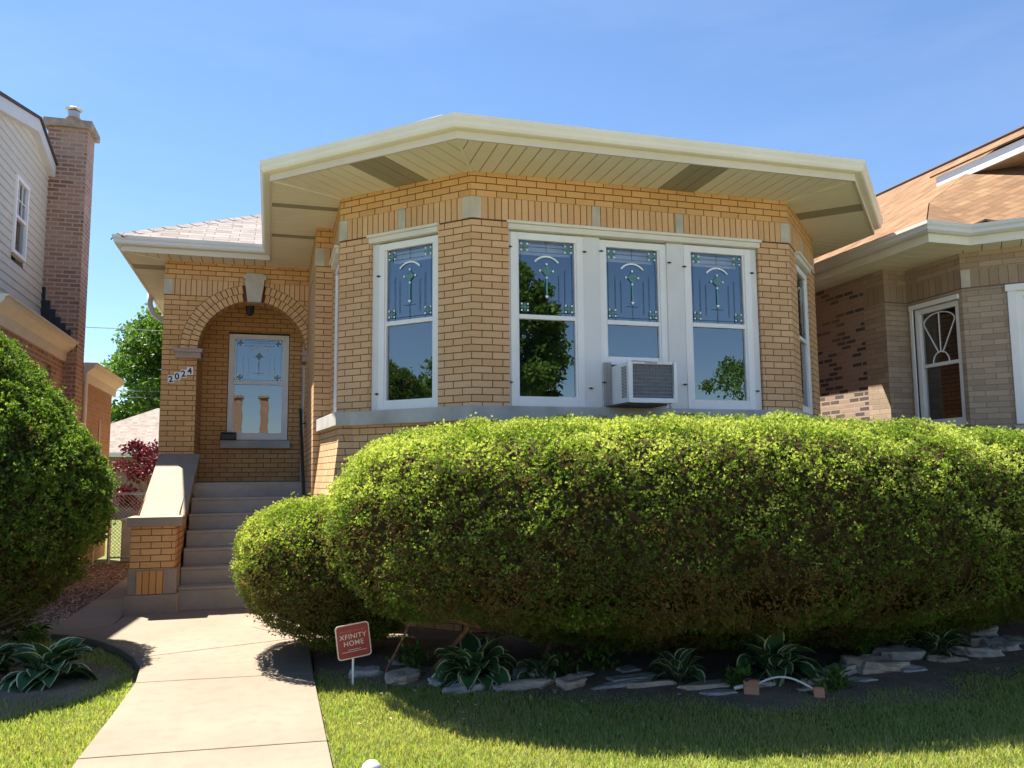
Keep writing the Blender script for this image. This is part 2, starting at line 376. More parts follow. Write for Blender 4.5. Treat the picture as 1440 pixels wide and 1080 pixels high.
def grid_mb(G, name, mat, parent):
    mb = MB(); nu, nv = G.shape[:2]; b = []
    me = bpy.data.meshes.new(name); off = np.array(root_loc(parent))
    V = (G.reshape(-1, 3)-off); F = [(i*nv+j, (i+1)*nv+j, (i+1)*nv+j+1, i*nv+j+1) for i in range(nu-1) for j in range(nv-1)]
    me.from_pydata(V.tolist(), [], F); me.materials.append(mat); me.polygons.foreach_set('use_smooth', [True]*len(F)); me.update()
    o = bpy.data.objects.new(name, me); COL.objects.link(o); o.parent = parent; return o
def shrub(name, c, G, label, cat, mat, dens=900, per=6, L=.034, W=.010, lump=.05, group=None, core=.10, seed=1, tintf=None, stray=.03, lumpf=1.0, sparse=None):
    rng = np.random.default_rng(seed)
    root = empty(name, c, label, cat, group)
    N = surf_normals(G); cen = G.reshape(-1, 3).mean(0)
    if ((G-cen)*N).sum() < 0: N = -N
    Gf = G.reshape(-1, 3); Nf = N.reshape(-1, 3)
    d = lump*(pnoise(Gf, 1.1*lumpf)*.8+pnoise(Gf, 3.0*lumpf)*.55)
    Gd = (Gf+Nf*d[:, None]).reshape(G.shape)
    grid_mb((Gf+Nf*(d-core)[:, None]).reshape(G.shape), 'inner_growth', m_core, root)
    P, Nn = sample_grid(Gd, dens, rng)
    if ((P-cen)*Nn).sum() < 0: Nn = -Nn
    keep = (P[:, 2] > .03) & ~((P[:, 1] > 6.75) & (P[:, 2] < 1.45) & (name == 'yew_hedge') & (P[:, 0] > .9))
    if sparse is not None: keep &= rng.random(len(P)) < sparse(P, Nn)
    P = P[keep]; Nn = Nn[keep]
    # tufts grow up and outward, at varying depth
    fine = pnoise(P, 6.5); depth = np.abs(rng.normal(0, 1, len(P)))*core*.28+np.clip(-fine, 0, 1)*core*.75-.01
    P = P-Nn*depth[:, None]; P += rng.normal(0, .006, P.shape)
    stick = rng.random(len(P)) < .06; P[stick] += Nn[stick]*rng.uniform(0, stray, (stick.sum(), 1))
    ax = unit(Nn*.9+np.array([0, 0, .55])+rng.normal(0, .35, P.shape))
    n = len(P); Pp = np.repeat(P, per, 0); A = np.repeat(ax, per, 0)
    D = unit(A*rng.uniform(.55, 1.1, (n*per, 1))+unit(rng.normal(size=(n*per, 3)))*.6)
    S = unit(np.cross(D, unit(rng.normal(size=(n*per, 3)))))
    tb = .5+.22*pnoise(P, .8)+rng.normal(0, .13, n)-np.clip(depth*3.0, 0, .3)  # deeper tufts get a darker tint, painting shade into the crevices
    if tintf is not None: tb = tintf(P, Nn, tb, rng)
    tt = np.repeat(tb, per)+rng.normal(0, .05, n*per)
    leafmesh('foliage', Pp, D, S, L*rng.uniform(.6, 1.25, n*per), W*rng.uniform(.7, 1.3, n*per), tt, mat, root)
    return root, Gd
def twigs(root, pts_dirs, mat=None, name='branch', r=.006):
    mb = MB()
    for a, b, rr in pts_dirs:
        a = Vector(a); b = Vector(b); mid = (a+b)/2+Vector((random.uniform(-1, 1), random.uniform(-1, 1), random.uniform(-1, 1)))*(b-a).length*.08
        mb.tube([a, mid, b], [rr, rr*.75, rr*.35], 5, cap=False)
    return mb.build(name, mat or m_twig, root)

# ================================================================== GROUND
mb = MB(); mb.face([(-900, -900, -.06), (900, -900, -.06), (900, 900, -.06), (-900, 900, -.06)])
q = NB('turf_ground'); a = q.noise(.8, 6); b = q.noise(30, 5); c_ = q.noise(120, 3)
col = q.ramp(a, [(.3, (.15, .19, .05)), (.55, (.20, .23, .07)), (.75, (.28, .26, .12))])
col = q.mix(1.0, col, q.ramp(b, [(.3, (.6, .6, .55)), (.7, (1, 1, 1))]), 'MULTIPLY'); q.l(col, q.b.inputs['Base Color']); q.b.inputs['Roughness'].default_value = 1; q.bump(q.math('ADD', b, c_), .02)
g = mb.build('ground', q.m); tag(g, kind='structure')
q = NB('garden_soil'); a = q.noise(3, 6); b = q.noise(45, 6)
col = q.ramp(a, [(.3, (.15, .115, .09)), (.7, (.28, .22, .175))]); col = q.mix(q.ramp(b, [(.62, (0, 0, 0)), (.72, (1, 1, 1))]), col, (.30, .22, .15)); q.l(col, q.b.inputs['Base Color']); q.b.inputs['Roughness'].default_value = 1; q.bump(b, .02)
m_soil = q.m
def soil_bed(name, pts, z=-.045, amp=.012):
    # a gently lumpy filled polygon: centre fan with rings
    cx = sum(p[0] for p in pts)/len(pts); cy = sum(p[1] for p in pts)/len(pts); mb = MB(); K = 14
    rings = []
    for k in range(K+1):
        t = k/K; rings.append([(cx+(p[0]-cx)*t, cy+(p[1]-cy)*t) for p in pts])
    def zz(x, y, t): return z+(amp*(1+mnoise.noise(Vector((x*4, y*4, 0))))+.02)*(1-t**4)
    n = len(pts)
    for k in range(K):
        for i in range(n):
            j = (i+1) % n; P = [rings[k][i], rings[k+1][i], rings[k+1][j], rings[k][j]]; T = [k/K, (k+1)/K, (k+1)/K, k/K]
            mb.face([(p[0], p[1], zz(p[0], p[1], t)) for p, t in zip(P, T)])
    o = mb.build(name, m_soil, smooth=True); tag(o, kind='structure'); return o
def smooth_poly(pts, k=4, wob=.04):
    out = []; n = len(pts)
    for i in range(n):
        p0, p1, p2, p3 = [Vector((*pts[(i+j-1) % n], 0)) for j in range(4)]
        for s_ in range(k):
            t = s_/k; v = .5*((2*p1)+(-p0+p2)*t+(2*p0-5*p1+4*p2-p3)*t*t+(-p0+3*p1-3*p2+p3)*t**3)
            out.append((v.x+random.uniform(-wob, wob), v.y+random.uniform(-wob, wob)))
    return out
BED = [(.36, 6.35), (.75, 6.0), (1.1, 5.75), (1.7, 5.3), (2.4, 4.85), (3.2, 4.5), (4.2, 4.45), (5.2, 4.8), (6.6, 5.1), (8.5, 5.3), (9.5, 7.3), (5.2, 7.45), (2, 7.45), (.8, 8.4), (.4, 8.6)]
soil_bed('planting_bed', smooth_poly(BED))
BED2 = [(-.98, 6.9), (-1.1, 6.35), (-1.5, 5.9), (-2.2, 5.7), (-3.2, 5.9), (-4.2, 7), (-3.8, 9.2), (-2.5, 8.75), (-2.0, 8.5), (-1.7, 7.9), (-1.25, 7.35)]
soil_bed('shrub_bed', smooth_poly(BED2))
# walk slabs
def slab(name, poly, label=None):
    mb = MB(); mb.prism(poly, -.12, 0); o = mb.build(name, m_walk, bevel=.006); tag(o, kind='structure'); return o
LE = [(-.90, 4.7), (-.875, 5.6), (-.86, 6.45), (-.90, 6.9), (-.99, 7.25), (-1.12, 7.6), (-1.32, 8.0), (-1.56, 8.35), (-1.85, 8.6), (-2.2, 8.78), (-2.6, 8.88)]
slab('walkway', [(-.90, 3.05), (.325, 3.05), (.325, 4.70), (-.90, 4.79)])
slab('walkway', [(-.90, 1.4), (.325, 1.4), (.325, 3.04), (-.90, 3.04)])
slab('walkway', [(-.90, -.3), (.325, -.3), (.325, 1.39), (-.90, 1.39)])
slab('walkway', [(-.90, 4.80), (.325, 4.71), (.328, 6.31), (-.862, 6.40), (-.875, 5.6)])
slab('walkway', [(-.862, 6.41), (.328, 6.32), (.36, 7.72), (-1.0, 7.26), (-.90, 6.9)])
slab('walkway', [(-1.0, 7.275), (.36, 7.735), (.45, 9.66), (-1.40, 9.66), (-1.42, 9.0), (-1.70, 8.48), (-1.56, 8.35), (-1.32, 8.0), (-1.12, 7.6)])
slab('side_path', [(-1.71, 8.49), (-1.43, 9.01), (-1.43, 10.9), (-1.93, 10.9), (-1.95, 9.4), (-2.25, 8.95), (-2.7, 8.9), (-2.25, 8.76), (-1.86, 8.6)])
for k in range(6): slab('side_path', [(-1.43, 10.91+k*1.6), (-1.43, 10.9+(k+1)*1.6), (-1.93, 10.9+(k+1)*1.6), (-1.93, 10.91+k*1.6)])
# mulch strip by the neighbour
mb = MB(); mb.face([(-3.2, 8.9, -.04), (-1.94, 8.9, -.04), (-1.94, 15.6, -.04), (-3.2, 15.6, -.04)])
o = mb.build('mulch_strip', simple('mulch', (.16, .10, .075), 1, .5, 40, bump=.02, bscale=60)); tag(o, kind='structure')
rng = np.random.default_rng(3); n = 9000
P = np.stack([rng.uniform(-3.1, -1.9, n), 8.75+rng.random(n)**1.5*6.8, rng.uniform(-.035, 0.0, n)], -1)
P = P[(P[:, 0] < -1.93) | (P[:, 1] < 9)]; P = P[~((P[:, 0] > -2.15) & (P[:, 1] < 9.1))]; n = len(P)
D = unit(rng.normal(size=(n, 3))*[1, 1, .35]); S = unit(np.cross(D, [0, 0, 1])+rng.normal(0, .3, (n, 3)))
m_chip = leafmat('bark_chips', [(0, (.14, .09, .065)), (.5, (.30, .215, .165)), (1, (.50, .41, .34))], .05, rough=.9)
o = leafmesh('bark_mulch', P, D, S, rng.uniform(.02, .06, n), rng.uniform(.01, .028, n), rng.random(n), m_chip); tag(o, 'loose brown bark chips along the side path', 'bark mulch', kind='stuff')
# street in the foreground direction (mirrored by the windows)
mb = MB(); mb.face([(-80, -16, -.045), (80, -16, -.045), (80, -5.2, -.045), (-80, -5.2, -.045)]); tag(mb.build('road', m_asph), kind='structure')
mb = MB(); mb.box(-80, 80, -3.4, -.31, -.12, -.002); tag(mb.build('pavement', m_walk), kind='structure')

# ================================================================== THE BUNGALOW
s2 = 2**-.5
FC = Face((1.788, 7.489), (1, 0)); FL = Face((.646, 8.631), (s2, -s2)); FR = Face((5.283, 7.489), (s2, s2))
WC, WL, WR = 3.495, 1.615, 1.642
FRET = Face((.646, 9.72), (0, -1)); FS = Face((.457, 9.72), (1, 0)); FA = Face((-1.42, 11.75), (1, 0))
FRS = Face((6.444, 8.65), (0, 1)); FRB = Face((6.10, 9.72), (0, 1)); FRN = Face((6.10, 9.72), (1, 0)); FPS = Face((.457, 12.9), (0, -1)); FLS = Face((-1.42, 24), (0, -1))
TOP = 4.312
house = empty('brick_bungalow', (2.5, 12, 0), 'tan brick bungalow with octagonal bay, wide beige eaves and arched porch', 'house')
hC = [(.37, 3.115, 2.05, 3.80)]; hL = [(.41, 1.235, 2.05, 3.80)]; hR = [(.40, 1.22, 2.05, 3.80)]; hRet = [(.2, .95, 2.05, 3.80)]
mb = MB()
KZ = 3.85; SZ = 4.07
def full(F, W, holes, uo, z0=2.05):
    wall(mb, F, 0, W, z0, KZ, holes, 0, uo)
full(FC, WC, hC, 20.32+.10); full(FL, WL, hL, 20.32-WL+.10); full(FR, WR, hR, 20.32+WC+.10)
full(FRET, 1.089, hRet, 20.32+.05); full(FRS, 1.07, [], 20.32); wall(mb, FRB, 0, 14, 0, KZ)
wall(mb, FS, 0, .189, 0, KZ, (), 0, 20.32)
wall(mb, FPS, 0, 3.18, 0, KZ, (), 0, 20.32)
wall(mb, FLS, 0, 12.25, 0, KZ, (), 0, 20.32)
mb.build('bay_wall', m_brick, house)
mb = MB()
for F, W in ((FC, WC), (FL, WL), (FR, WR), (FRET, 1.089), (FS, .189), (FPS, 3.18), (FLS, 12.25), (FRS, 1.07), (FRB, 14)):
    P = [(0, SZ), (W, SZ), (W, TOP), (0, TOP)]
    mb.face([F.p(a, b) for a, b in P], [(a+20.37, b-SZ+6.77) for a, b in P])
mb.build('upper_courses', m_brick_o, house)
mb = MB()
def soldier(F, u0, u1):
    P = [(u0, KZ), (u1, KZ), (u1, SZ), (u0, SZ)]; mb.face([F.p(a, b, .003) for a, b in P], [(a-u0+20.31, b-KZ) for a, b in P])
for a, b in ((.10, 1.23), (1.33, 2.15), (2.25, 3.395)): soldier(FC, a, b)
for a, b in ((.10, .75), (.85, 1.515)): soldier(FL, a, b)
for a, b in ((.10, .75), (.85, 1.54)): soldier(FR, a, b)
soldier(FRET, 0, .99); soldier(FS, .10, .189); soldier(FPS, 0, 3.08); soldier(FLS, 0, 12.15)
mb.build('soldier_course', m_soldier, house)
# dark bed joint under the soldiers
mb = MB()
for F, W in ((FC, WC), (FL, WL), (FR, WR)): F.box(mb, 0, W, KZ-.012, KZ, -.01, .0045)
mb.build('bed_joint', m_darkmortar, house)
def stone(pts_fn, name='corner_stone'):
    mb = MB(); pts_fn(mb); return mb.build(name, m_stone, house, bevel=.004)
def cornerstone(F1, W1, F2, d=.008, w=.10):       # wraps the corner between end of F1 and start of F2
    a = F1.p(W1-w, 0, 0); c0 = F1.p(W1, 0, 0); b = F2.p(w, 0, 0); n1, n2 = F1.n, F2.n
    mt = (n1+n2)/(1+n1.dot(n2))*d
    poly = [a-n1*.05, a+n1*d, c0+mt, b+n2*d, b-n2*.05, c0-mt*5]
    mb = MB(); mb.prism([(p.x, p.y) for p in poly], KZ+.004, SZ-.002); mb.build('corner_stone', m_stone, house, bevel=.004)
cornerstone(FL, WL, FC); cornerstone(FC, WC, FR); cornerstone(FRET, 1.089, FL); cornerstone(FR, WR, FRS); cornerstone(FPS, 3.18, FS); cornerstone(FLS, 12.25, FA, w=.10)
for F, a in ((FC, 1.235), (FC, 2.155), (FL, .755), (FR, .755)):
    mb = MB(); F.box(mb, a, a+.09, KZ+.004, SZ-.002, -.03, .008); mb.build('lintel_stone', m_stone, house, bevel=.003)
# stone ledge and base below it
def offset_path(d):
    P = [(.54-d*.6, 9.72), (.67-d, 8.49-d*.9), (.80-d*.25, 8.49-d), None, None, None, None]
    # bay line offset outward by d
    def off(F1, F2, base): n1, n2 = F1.n, F2.n; mt = (n1+n2)/(1+n1.dot(n2))*d; return (base.x+mt.x, base.y+mt.y)
    a = FL.p(.205, 0, d)
    return [(.54-d, 9.72), (.67-d, 8.49-d), (a.x, 8.49-d), off(FL, FC, FC.p(0, 0)), off(FC, FR, FR.p(0, 0)), off(FR, FRS, FRS.p(0, 0)), (6.444+d, 9.72)]
def fix(pts, d):                                   # meet the 45 degree face exactly
    y = 8.49-d; c_ = FL.p(0, 0, d); x = c_.x+(c_.y-y); pts[2] = (x, y); return pts
outer = fix(offset_path(.055), .055); base = fix(offset_path(.012), .012)
mb = MB(); mb.prism(outer+[(6.2, 9.72), (6.2, 9.0), (1.2, 9.0), (.9, 9.72)], 1.91, 2.05)
mb.build('stone_ledge', m_stone_b, house, bevel=.006)
mb = MB()
seq = [(base[2], base[3]), (base[3], base[4]), (base[4], base[5]), (base[5], base[6])]
for a, b in seq:
    F = Face(a, (b[0]-a[0], b[1]-a[1])); F.quad(mb, 0, (Vector(b)-Vector(a)).length, -.1, 1.91, 0, 20.32)
mb.build('base_wall', m_brick, house)
# battered buttress at the left corner of the bay
mb = MB(); bt = [(.54, 9.70), (.665, 8.50), (.80, 8.48), (1.0, 9.0), (.8, 9.70)]; bb = [(.36, 9.70), (.44, 8.30), (.95, 8.28), (1.0, 9.0), (.8, 9.70)]
for i in range(4):
    j = i+1; w_ = (Vector(bt[i])-Vector(bt[j])).length; w2 = (Vector(bb[i])-Vector(bb[j])).length
    mb.face([(*bb[i], 0), (*bb[j], 0), (*bt[j], 1.912), (*bt[i], 1.912)], [(20.32, -3.85+6.77), (20.32+w2, -3.85+6.77), (20.32+w2, -1.94+6.77), (20.32+w2-w_, -1.94+6.77)])
mb.build('battered_buttress', m_brick, house)
# small stone joints in the ledge
# arch wall
mb = MB(); AC, AR, SP = -.272, .71, 3.10; AR2 = .93
XL, XR = -1.42, .457
def aw(x0, x1, z0, z1):
    P = [(x0, z0), (x1, z0), (x1, z1), (x0, z1)]; mb.face([(x, 11.75, z) for x, z in P], [(x+20.32+1.42, z-3.85+6.77) for x, z in P])
aw(XL, AC-AR, 0, SP); aw(AC+AR, XR, 0, SP); aw(XL, AC-AR, SP, KZ)
N = 28
for i in range(N):
    a0, a1 = math.pi*(1-i/N), math.pi*(1-(i+1)/N); x0, x1 = AC+AR*math.cos(a0), AC+AR*math.cos(a1); z0, z1 = SP+AR*math.sin(a0), SP+AR*math.sin(a1)
    P = [(x0, z0), (x1, z1), (x1, KZ), (x0, KZ)]; mb.face([(x, 11.75, z) for x, z in P], [(x+20.32+1.42, z-3.85+6.77) for x, z in P])
    mb.face([(x1, 11.75, z1), (x0, 11.75, z0), (x0, 12.05, z0), (x1, 12.05, z1)], [(.0, i*.08), (.0, i*.08+.08), (.3, i*.08+.08), (.3, i*.08)])
if AC+AR < XR: aw(AC+AR, XR, SP, KZ)
for x, sgn in ((AC-AR, 1), (AC+AR, -1)):
    P = [(x, 11.75, 0), (x, 12.05, 0), (x, 12.05, SP), (x, 11.75, SP)]; U = [(20.32, 2.92), (20.62, 2.92), (20.62, SP+2.92), (20.32, SP+2.92)]
    mb.face(P if sgn < 0 else P[::-1], U if sgn < 0 else U[::-1])
# porch inside
P = [(XL, 12.85, 1.3), (XR, 12.85, 1.3), (XR, 12.85, 4.2), (XL, 12.85, 4.2)]
FB = Face((XL, 12.85), (1, 0)); wall(mb, FB, 0, XR-XL, 1.3, 4.2, [(.78, 1.66, 1.95, 3.56)], 0, 20.32)
mb.face([(-.99, 12.85, 1.3), (-.99, 12.05, 1.3), (-.99, 12.05, 4.2), (-.99, 12.85, 4.2)][::-1])
mb.face([(AC-AR, 12.05, 1.3), (-1.42, 12.05, 1.3), (-1.42, 12.05, 4.2), (AC-AR, 12.05, 4.2)])
mb.build('porch_wall', m_brick_o, house)
mb = MB(); P = [(XL, SZ), (XR, SZ), (XR, TOP), (XL, TOP)]; mb.face([(x, 11.75, z) for x, z in P], [(x+21.7, z-SZ+6.77) for x, z in P]); mb.build('porch_upper_courses', m_brick_o, house)
mb = MB()
FAW = Face((XL, 11.75), (1, 0))
P = [(.10, KZ), (XR-XL, KZ), (XR-XL, SZ), (.10, SZ)]; mb.face([FAW.p(a, b, .003) for a, b in P], [(a+20.31, b-KZ) for a, b in P]); mb.build('porch_soldier_course', m_soldier, house)
mb = MB()                                       # arch rings of bricks on end
for r0, r1, cnt in ((AR, AR+.105, 34), (AR+.113, AR+.218, 38)):
    for i in range(cnt):
        a0 = math.pi*i/cnt+.006/r0; a1 = math.pi*(i+1)/cnt-.006/r0
        if abs((a0+a1)/2-math.pi/2) < .14: continue
        c0, c1 = (math.cos(a0), math.sin(a0)), (math.cos(a1), math.sin(a1))
        Q = [(AC+r0*c0[0], SP+r0*c0[1]), (AC+r1*c0[0], SP+r1*c0[1]), (AC+r1*c1[0], SP+r1*c1[1]), (AC+r0*c1[0], SP+r0*c1[1])]
        if max(q_[0] for q_ in Q) > XR-.004: Q = [(min(x, XR-.004), z) for x, z in Q]
        v = [(x, 11.735, z) for x, z in Q]; b_ = [(x, 11.76, z) for x, z in Q]
        mb.face(v[::-1]); 
        for k in range(4): mb.face([v[k], v[(k+1) % 4], b_[(k+1) % 4], b_[k]])
mb.build('arch_ring', m_vouss, house)
mb = MB()                                       # mortar behind the rings
for i in range(40):
    a0, a1 = math.pi*i/40, math.pi*(i+1)/40; r0, r1 = AR-.001, AR+.225
    Q = [(AC+r0*math.cos(a0), SP+r0*math.sin(a0)), (AC+r1*math.cos(a0), SP+r1*math.sin(a0)), (AC+r1*math.cos(a1), SP+r1*math.sin(a1)), (AC+r0*math.cos(a1), SP+r0*math.sin(a1))]
    mb.face([(min(x, XR-.002), 11.742, z) for x, z in Q][::-1])
mb.build('arch_mortar', m_darkmortar, house)
mb = MB(); K = [(-.355, 3.785), (-.175, 3.785), (-.135, 4.10), (-.115, 4.10), (-.115, 4.16), (-.155, 4.16), (-.155, 4.185), (-.375, 4.185), (-.375, 4.16), (-.415, 4.16), (-.415, 4.10), (-.395, 4.10)]
fr = [(x, 11.66, z) for x, z in K]; bk = [(x, 11.78, z) for x, z in K]; mb.face(fr)
for i in range(len(K)): j = (i+1) % len(K); mb.face([fr[i], bk[i], bk[j], fr[j]])
mb.build('keystone', m_stone, house, bevel=.004)
for x0, x1 in ((-1.25, -.93), (AC+AR-.05, XR+.02)):
    mb = MB(); mb.box(x0, x1, 11.69, 12.06, 2.99, 3.07); mb.box(x0-.02, x1+.02 if x0 < 0 else x1, 11.67, 12.07, 3.07, 3.12); mb.build('impost', m_impost, house, bevel=.004)
mb = MB(); mb.box(XL+.01, XR, 11.76, 12.86, 4.12, 4.2); mb.build('porch_ceiling', m_soffit, house)
mb = MB(); mb.box(-1.40, XR-.003, 11.262, 12.86, 1.20, 1.34); mb.build('porch_floor', m_step, house, bevel=.006)
mb = MB(); mb.box(-.71, .27, 12.76, 12.90, 1.83, 1.945); mb.build('porch_window_sill', m_stone_b, house, bevel=.004)

# ---- windows
def window(F, u0, u1, z0, z1, leaded=True, split=None, parent=house, opening=False, shade=True, fan=False, name='window', gt=.055, dep=.0, rail=2.925, mg=m_glass, lbl=None, trim=m_white):
    """frame fills u0..u1; sashes inside; outer storm frame close to the wall face"""
    mb = MB(); fw = .07
    F.box(mb, u0, u0+fw, z0, z1, -.07+dep, -.02+dep); F.box(mb, u1-fw, u1, z0, z1, -.07+dep, -.02+dep)
    F.box(mb, u0+fw, u1-fw, z1-fw, z1, -.07+dep, -.022+dep); F.box(mb, u0+fw, u1-fw, z0, z0+.10, -.07+dep, -.022+dep)
    fr = mb.build(name, trim, parent, bevel=.004)
    if lbl: fr['label'] = lbl
    a, b = u0+fw, u1-fw; zr = rail
    mb = MB(); sw = .028
    F.box(mb, a, a+.018, z0+.10, z1-fw, -.085+dep, -.035+dep); F.box(mb, b-.018, b, z0+.10, z1-fw, -.085+dep, -.035+dep)
    F.box(mb, a+.018, b-.018, zr-.022, zr+.022, -.085+dep, -.033+dep)
    if opening: F.box(mb, a+.018, b-.018, opening-.06, opening+.02, -.11+dep, -.05+dep)
    mb.build('sash', trim, fr, bevel=.003)
    mb = MB(); F.quad(mb, a+.015, b-.015, (opening+.01) if opening else z0+.09, zr-.01, -.062+dep, mi=0)
    mb.build('lower_pane', mg, fr)
    mb = MB(); F.quad(mb, a+.015, b-.015, zr+.01, z1-fw+.005, -.055+dep); mb.build('upper_pane', mg, fr)
    mb = MB(); F.box(mb, u0-.3, u1+.3, z0-.2, z1+.1, -1.1, -1.05); F.box(mb, u0-.3, u0-.26, z0-.2, z1+.1, -1.05, -.3); F.box(mb, u1+.26, u1+.3, z0-.2, z1+.1, -1.05, -.3); F.box(mb, u0-.3, u1+.3, z0-.24, z0-.2, -1.05, -.14); F.box(mb, u0-.3, u1+.3, z1+.1, z1+.14, -1.05, -.3)
    mb.build('room_lining', m_dark, fr)
    if shade:
        mb = MB(); F.box(mb, a+.02, b-.02, z1-fw-.115, z1-fw+.01, -.16+dep, -.155+dep); mb.build('roller_shade', m_shade, fr)
    d = -.048+dep; W = b-a-.036; x0 = a+.018; zt, zb = z1-fw, zr+.022; H = zt-zb; cx = x0+W/2
    X = lambda t: x0+W*t
    Z = lambda t: zt-H*t
    if leaded:
        mb = MB()
        def ln(xa, za, xb, zb_, w_=.0022):
            if abs(xa-xb) < 1e-6: F.box(mb, X(xa)-w_/2, X(xa)+w_/2, min(Z(za), Z(zb_)), max(Z(za), Z(zb_)), d, d+.003)
            else: F.box(mb, X(min(xa, xb)), X(max(xa, xb)), Z(za)-w_/2, Z(za)+w_/2, d+.0005, d+.0035)
        for t in (.035, .17, .83, .965): ln(t, .0 if t in (.035, .965) else .30+.12*abs(t-.5)*2, t, 1.0)
        for t in (.035, .96): ln(.0, t, 1, t)
        ln(.17, .085, .83, .085); ln(.17, .155, .83, .155); ln(.5, 0, .5, .155); ln(.5, .72, .5, 1.0); ln(.28, .45, .28, .9); ln(.72, .45, .72, .9); ln(.38, .80, .62, .80)
        mb.build('lead_lines', m_lead, fr)
        mb = MB(); mg2 = MB(); mt = MB(); d2 = d+.004
        def sq(u_, z_, r_, M=mb, rot=False):
            c = F.p(u_, z_, d2)
            pts = [(-r_, -r_), (r_, -r_), (r_, r_), (-r_, r_)] if not rot else [(0, -r_), (r_, 0), (0, r_), (-r_, 0)]
            M.face([c+F.u*p_[0]+Vector((0, 0, p_[1])) for p_ in pts])
        cs = .031
        for tx in (.105, .895):
            for tz in (.09, .90):
                u_, z_ = X(tx), Z(tz)
                for ix in (-1, 0, 1):
                    for iz in (-1, 0, 1):
                        if ix and iz: sq(u_+ix*cs, z_+iz*cs, .0085)
                        else: sq(u_+ix*cs, z_+iz*cs, .012 if not (ix == 0 and iz == 0) else .017, mg2)
        zc = Z(.40); c = F.p(cx, zc, d2); r_ = .055
        mg2.face([c+F.u*p_[0]+Vector((0, 0, p_[1])) for p_ in ((0, -r_), (r_, 0), (0, r_), (-r_, 0))])
        for p_ in ((0, -r_-.012), (r_+.012, 0), (0, r_+.012), (-r_-.012, 0)): sq(cx+p_[0], zc+p_[1], .0095)
        mt.face([F.p(cx-.009, zc-.08, d2), F.p(cx+.009, zc-.08, d2), F.p(cx+.009, Z(.735), d2), F.p(cx-.009, Z(.735), d2)][::-1])
        mb.face([F.p(cx-.021, Z(.735), d2), F.p(cx, Z(.775), d2), F.p(cx+.021, Z(.735), d2)])
        for i in range(10):                      # white arc
            a0, a1 = math.pi*(.22+.56*i/10), math.pi*(.22+.56*(i+1)/10); r0, r1 = .150, .166; zz = Z(.42)
            mb.face([F.p(cx+r0*math.cos(a0), zz+r0*math.sin(a0), d2), F.p(cx+r1*math.cos(a0), zz+r1*math.sin(a0), d2), F.p(cx+r1*math.cos(a1), zz+r1*math.sin(a1), d2), F.p(cx+r0*math.cos(a1), zz+r0*math.sin(a1), d2)])
        mb.build('bevelled_pieces', m_bevel, fr); mg2.build('green_pieces', m_jade, fr); mt.build('teal_stem', m_teal, fr)
    if fan:
        mb = MB(); r_ = .008; zz = zb+.0
        def bar(p0, p1): mb.tube([F.p(*p0, d), F.p(*p1, d)], r_, 6)
        bar((cx-.03, zb+.12), (x0+.03, zt-.22*H)); bar((cx, zb+.13), (cx, zt-.02)); bar((cx+.03, zb+.12), (x0+W-.03, zt-.22*H))
        mb.tube([F.p(cx+.13*math.cos(t), zb+.14*math.sin(t), d) for t in np.linspace(0, math.pi, 12)], r_, 6)
        rx = W/2-.03
        mb.tube([F.p(cx+rx*math.cos(t), zt-.22*H+(.22*H-.02)*math.sin(t), d) for t in np.linspace(0, math.pi, 14)], r_, 6)
        mb.build('fan_grille', trim, fr)
    return fr
def header(F, u0, u1, name='window_header', z=3.765):
    mb = MB(); F.box(mb, u0, u1, z, z+.055, -.12, .030); F.box(mb, u0-.015, u1+.015, z+.055, z+.085, -.12, .05); return mb.build(name, m_cream, house, bevel=.006)
def latches(F, spots):
    for u_, z_ in spots:
        mb = MB(); F.box(mb, u_-.022, u_+.022, z_-.004, z_+.004, -.02, -.006); F.box(mb, u_-.006, u_+.006, z_-.009, z_+.009, -.02, -.002); mb.build('storm_latch', m_black, house)
window(FC, .392, 1.142, 2.05, 3.755); window(FC, 1.322, 2.062, 2.05, 3.75, opening=2.55, rail=2.915, dep=-.03, lbl='middle bay window, its lower sash raised over an air conditioner'); window(FC, 2.252, 3.03, 2.05, 3.755)
for a, b in ((1.142, 1.322), (2.062, 2.252), (3.03, 3.105), (.372, .392)): mb = MB(); FC.box(mb, a, b, 2.05, 3.76, -.10, -.029); mb.build('mullion_board', m_mull, house, bevel=.003)
header(FC, .36, 3.12)
latches(FC, [(.385, 3.60), (.385, 2.28), (1.155, 3.6), (1.20, 2.24), (1.335, 3.62), (1.34, 2.3), (2.08, 3.55), (2.22, 2.30), (2.25, 3.52), (3.05, 2.25), (3.04, 3.5)])
window(FL, .50, 1.232, 2.05, 3.75); header(FL, .40, 1.24)
mb = MB(); FL.box(mb, .412, .50, 2.05, 3.76, -.10, -.03); mb.build('jamb_board', m_mull, house, bevel=.003)
latches(FL, [(.50, 3.42), (.49, 2.22)])
window(FR, .42, 1.20, 2.05, 3.75); header(FR, .38, 1.22); window(FRET, .22, .93, 2.05, 3.75, leaded=False); header(FRET, .2, .95)
window(FB, .79, 1.65, 1.955, 3.53, rail=2.80, shade=False, dep=.03)
# side entrance door inside porch on the right wall
mb = MB(); mb.box(.425, .455, 11.95+.12, 12.75, 1.34, 3.45); mb.build('entrance_door', m_mull, house, bevel=.004)

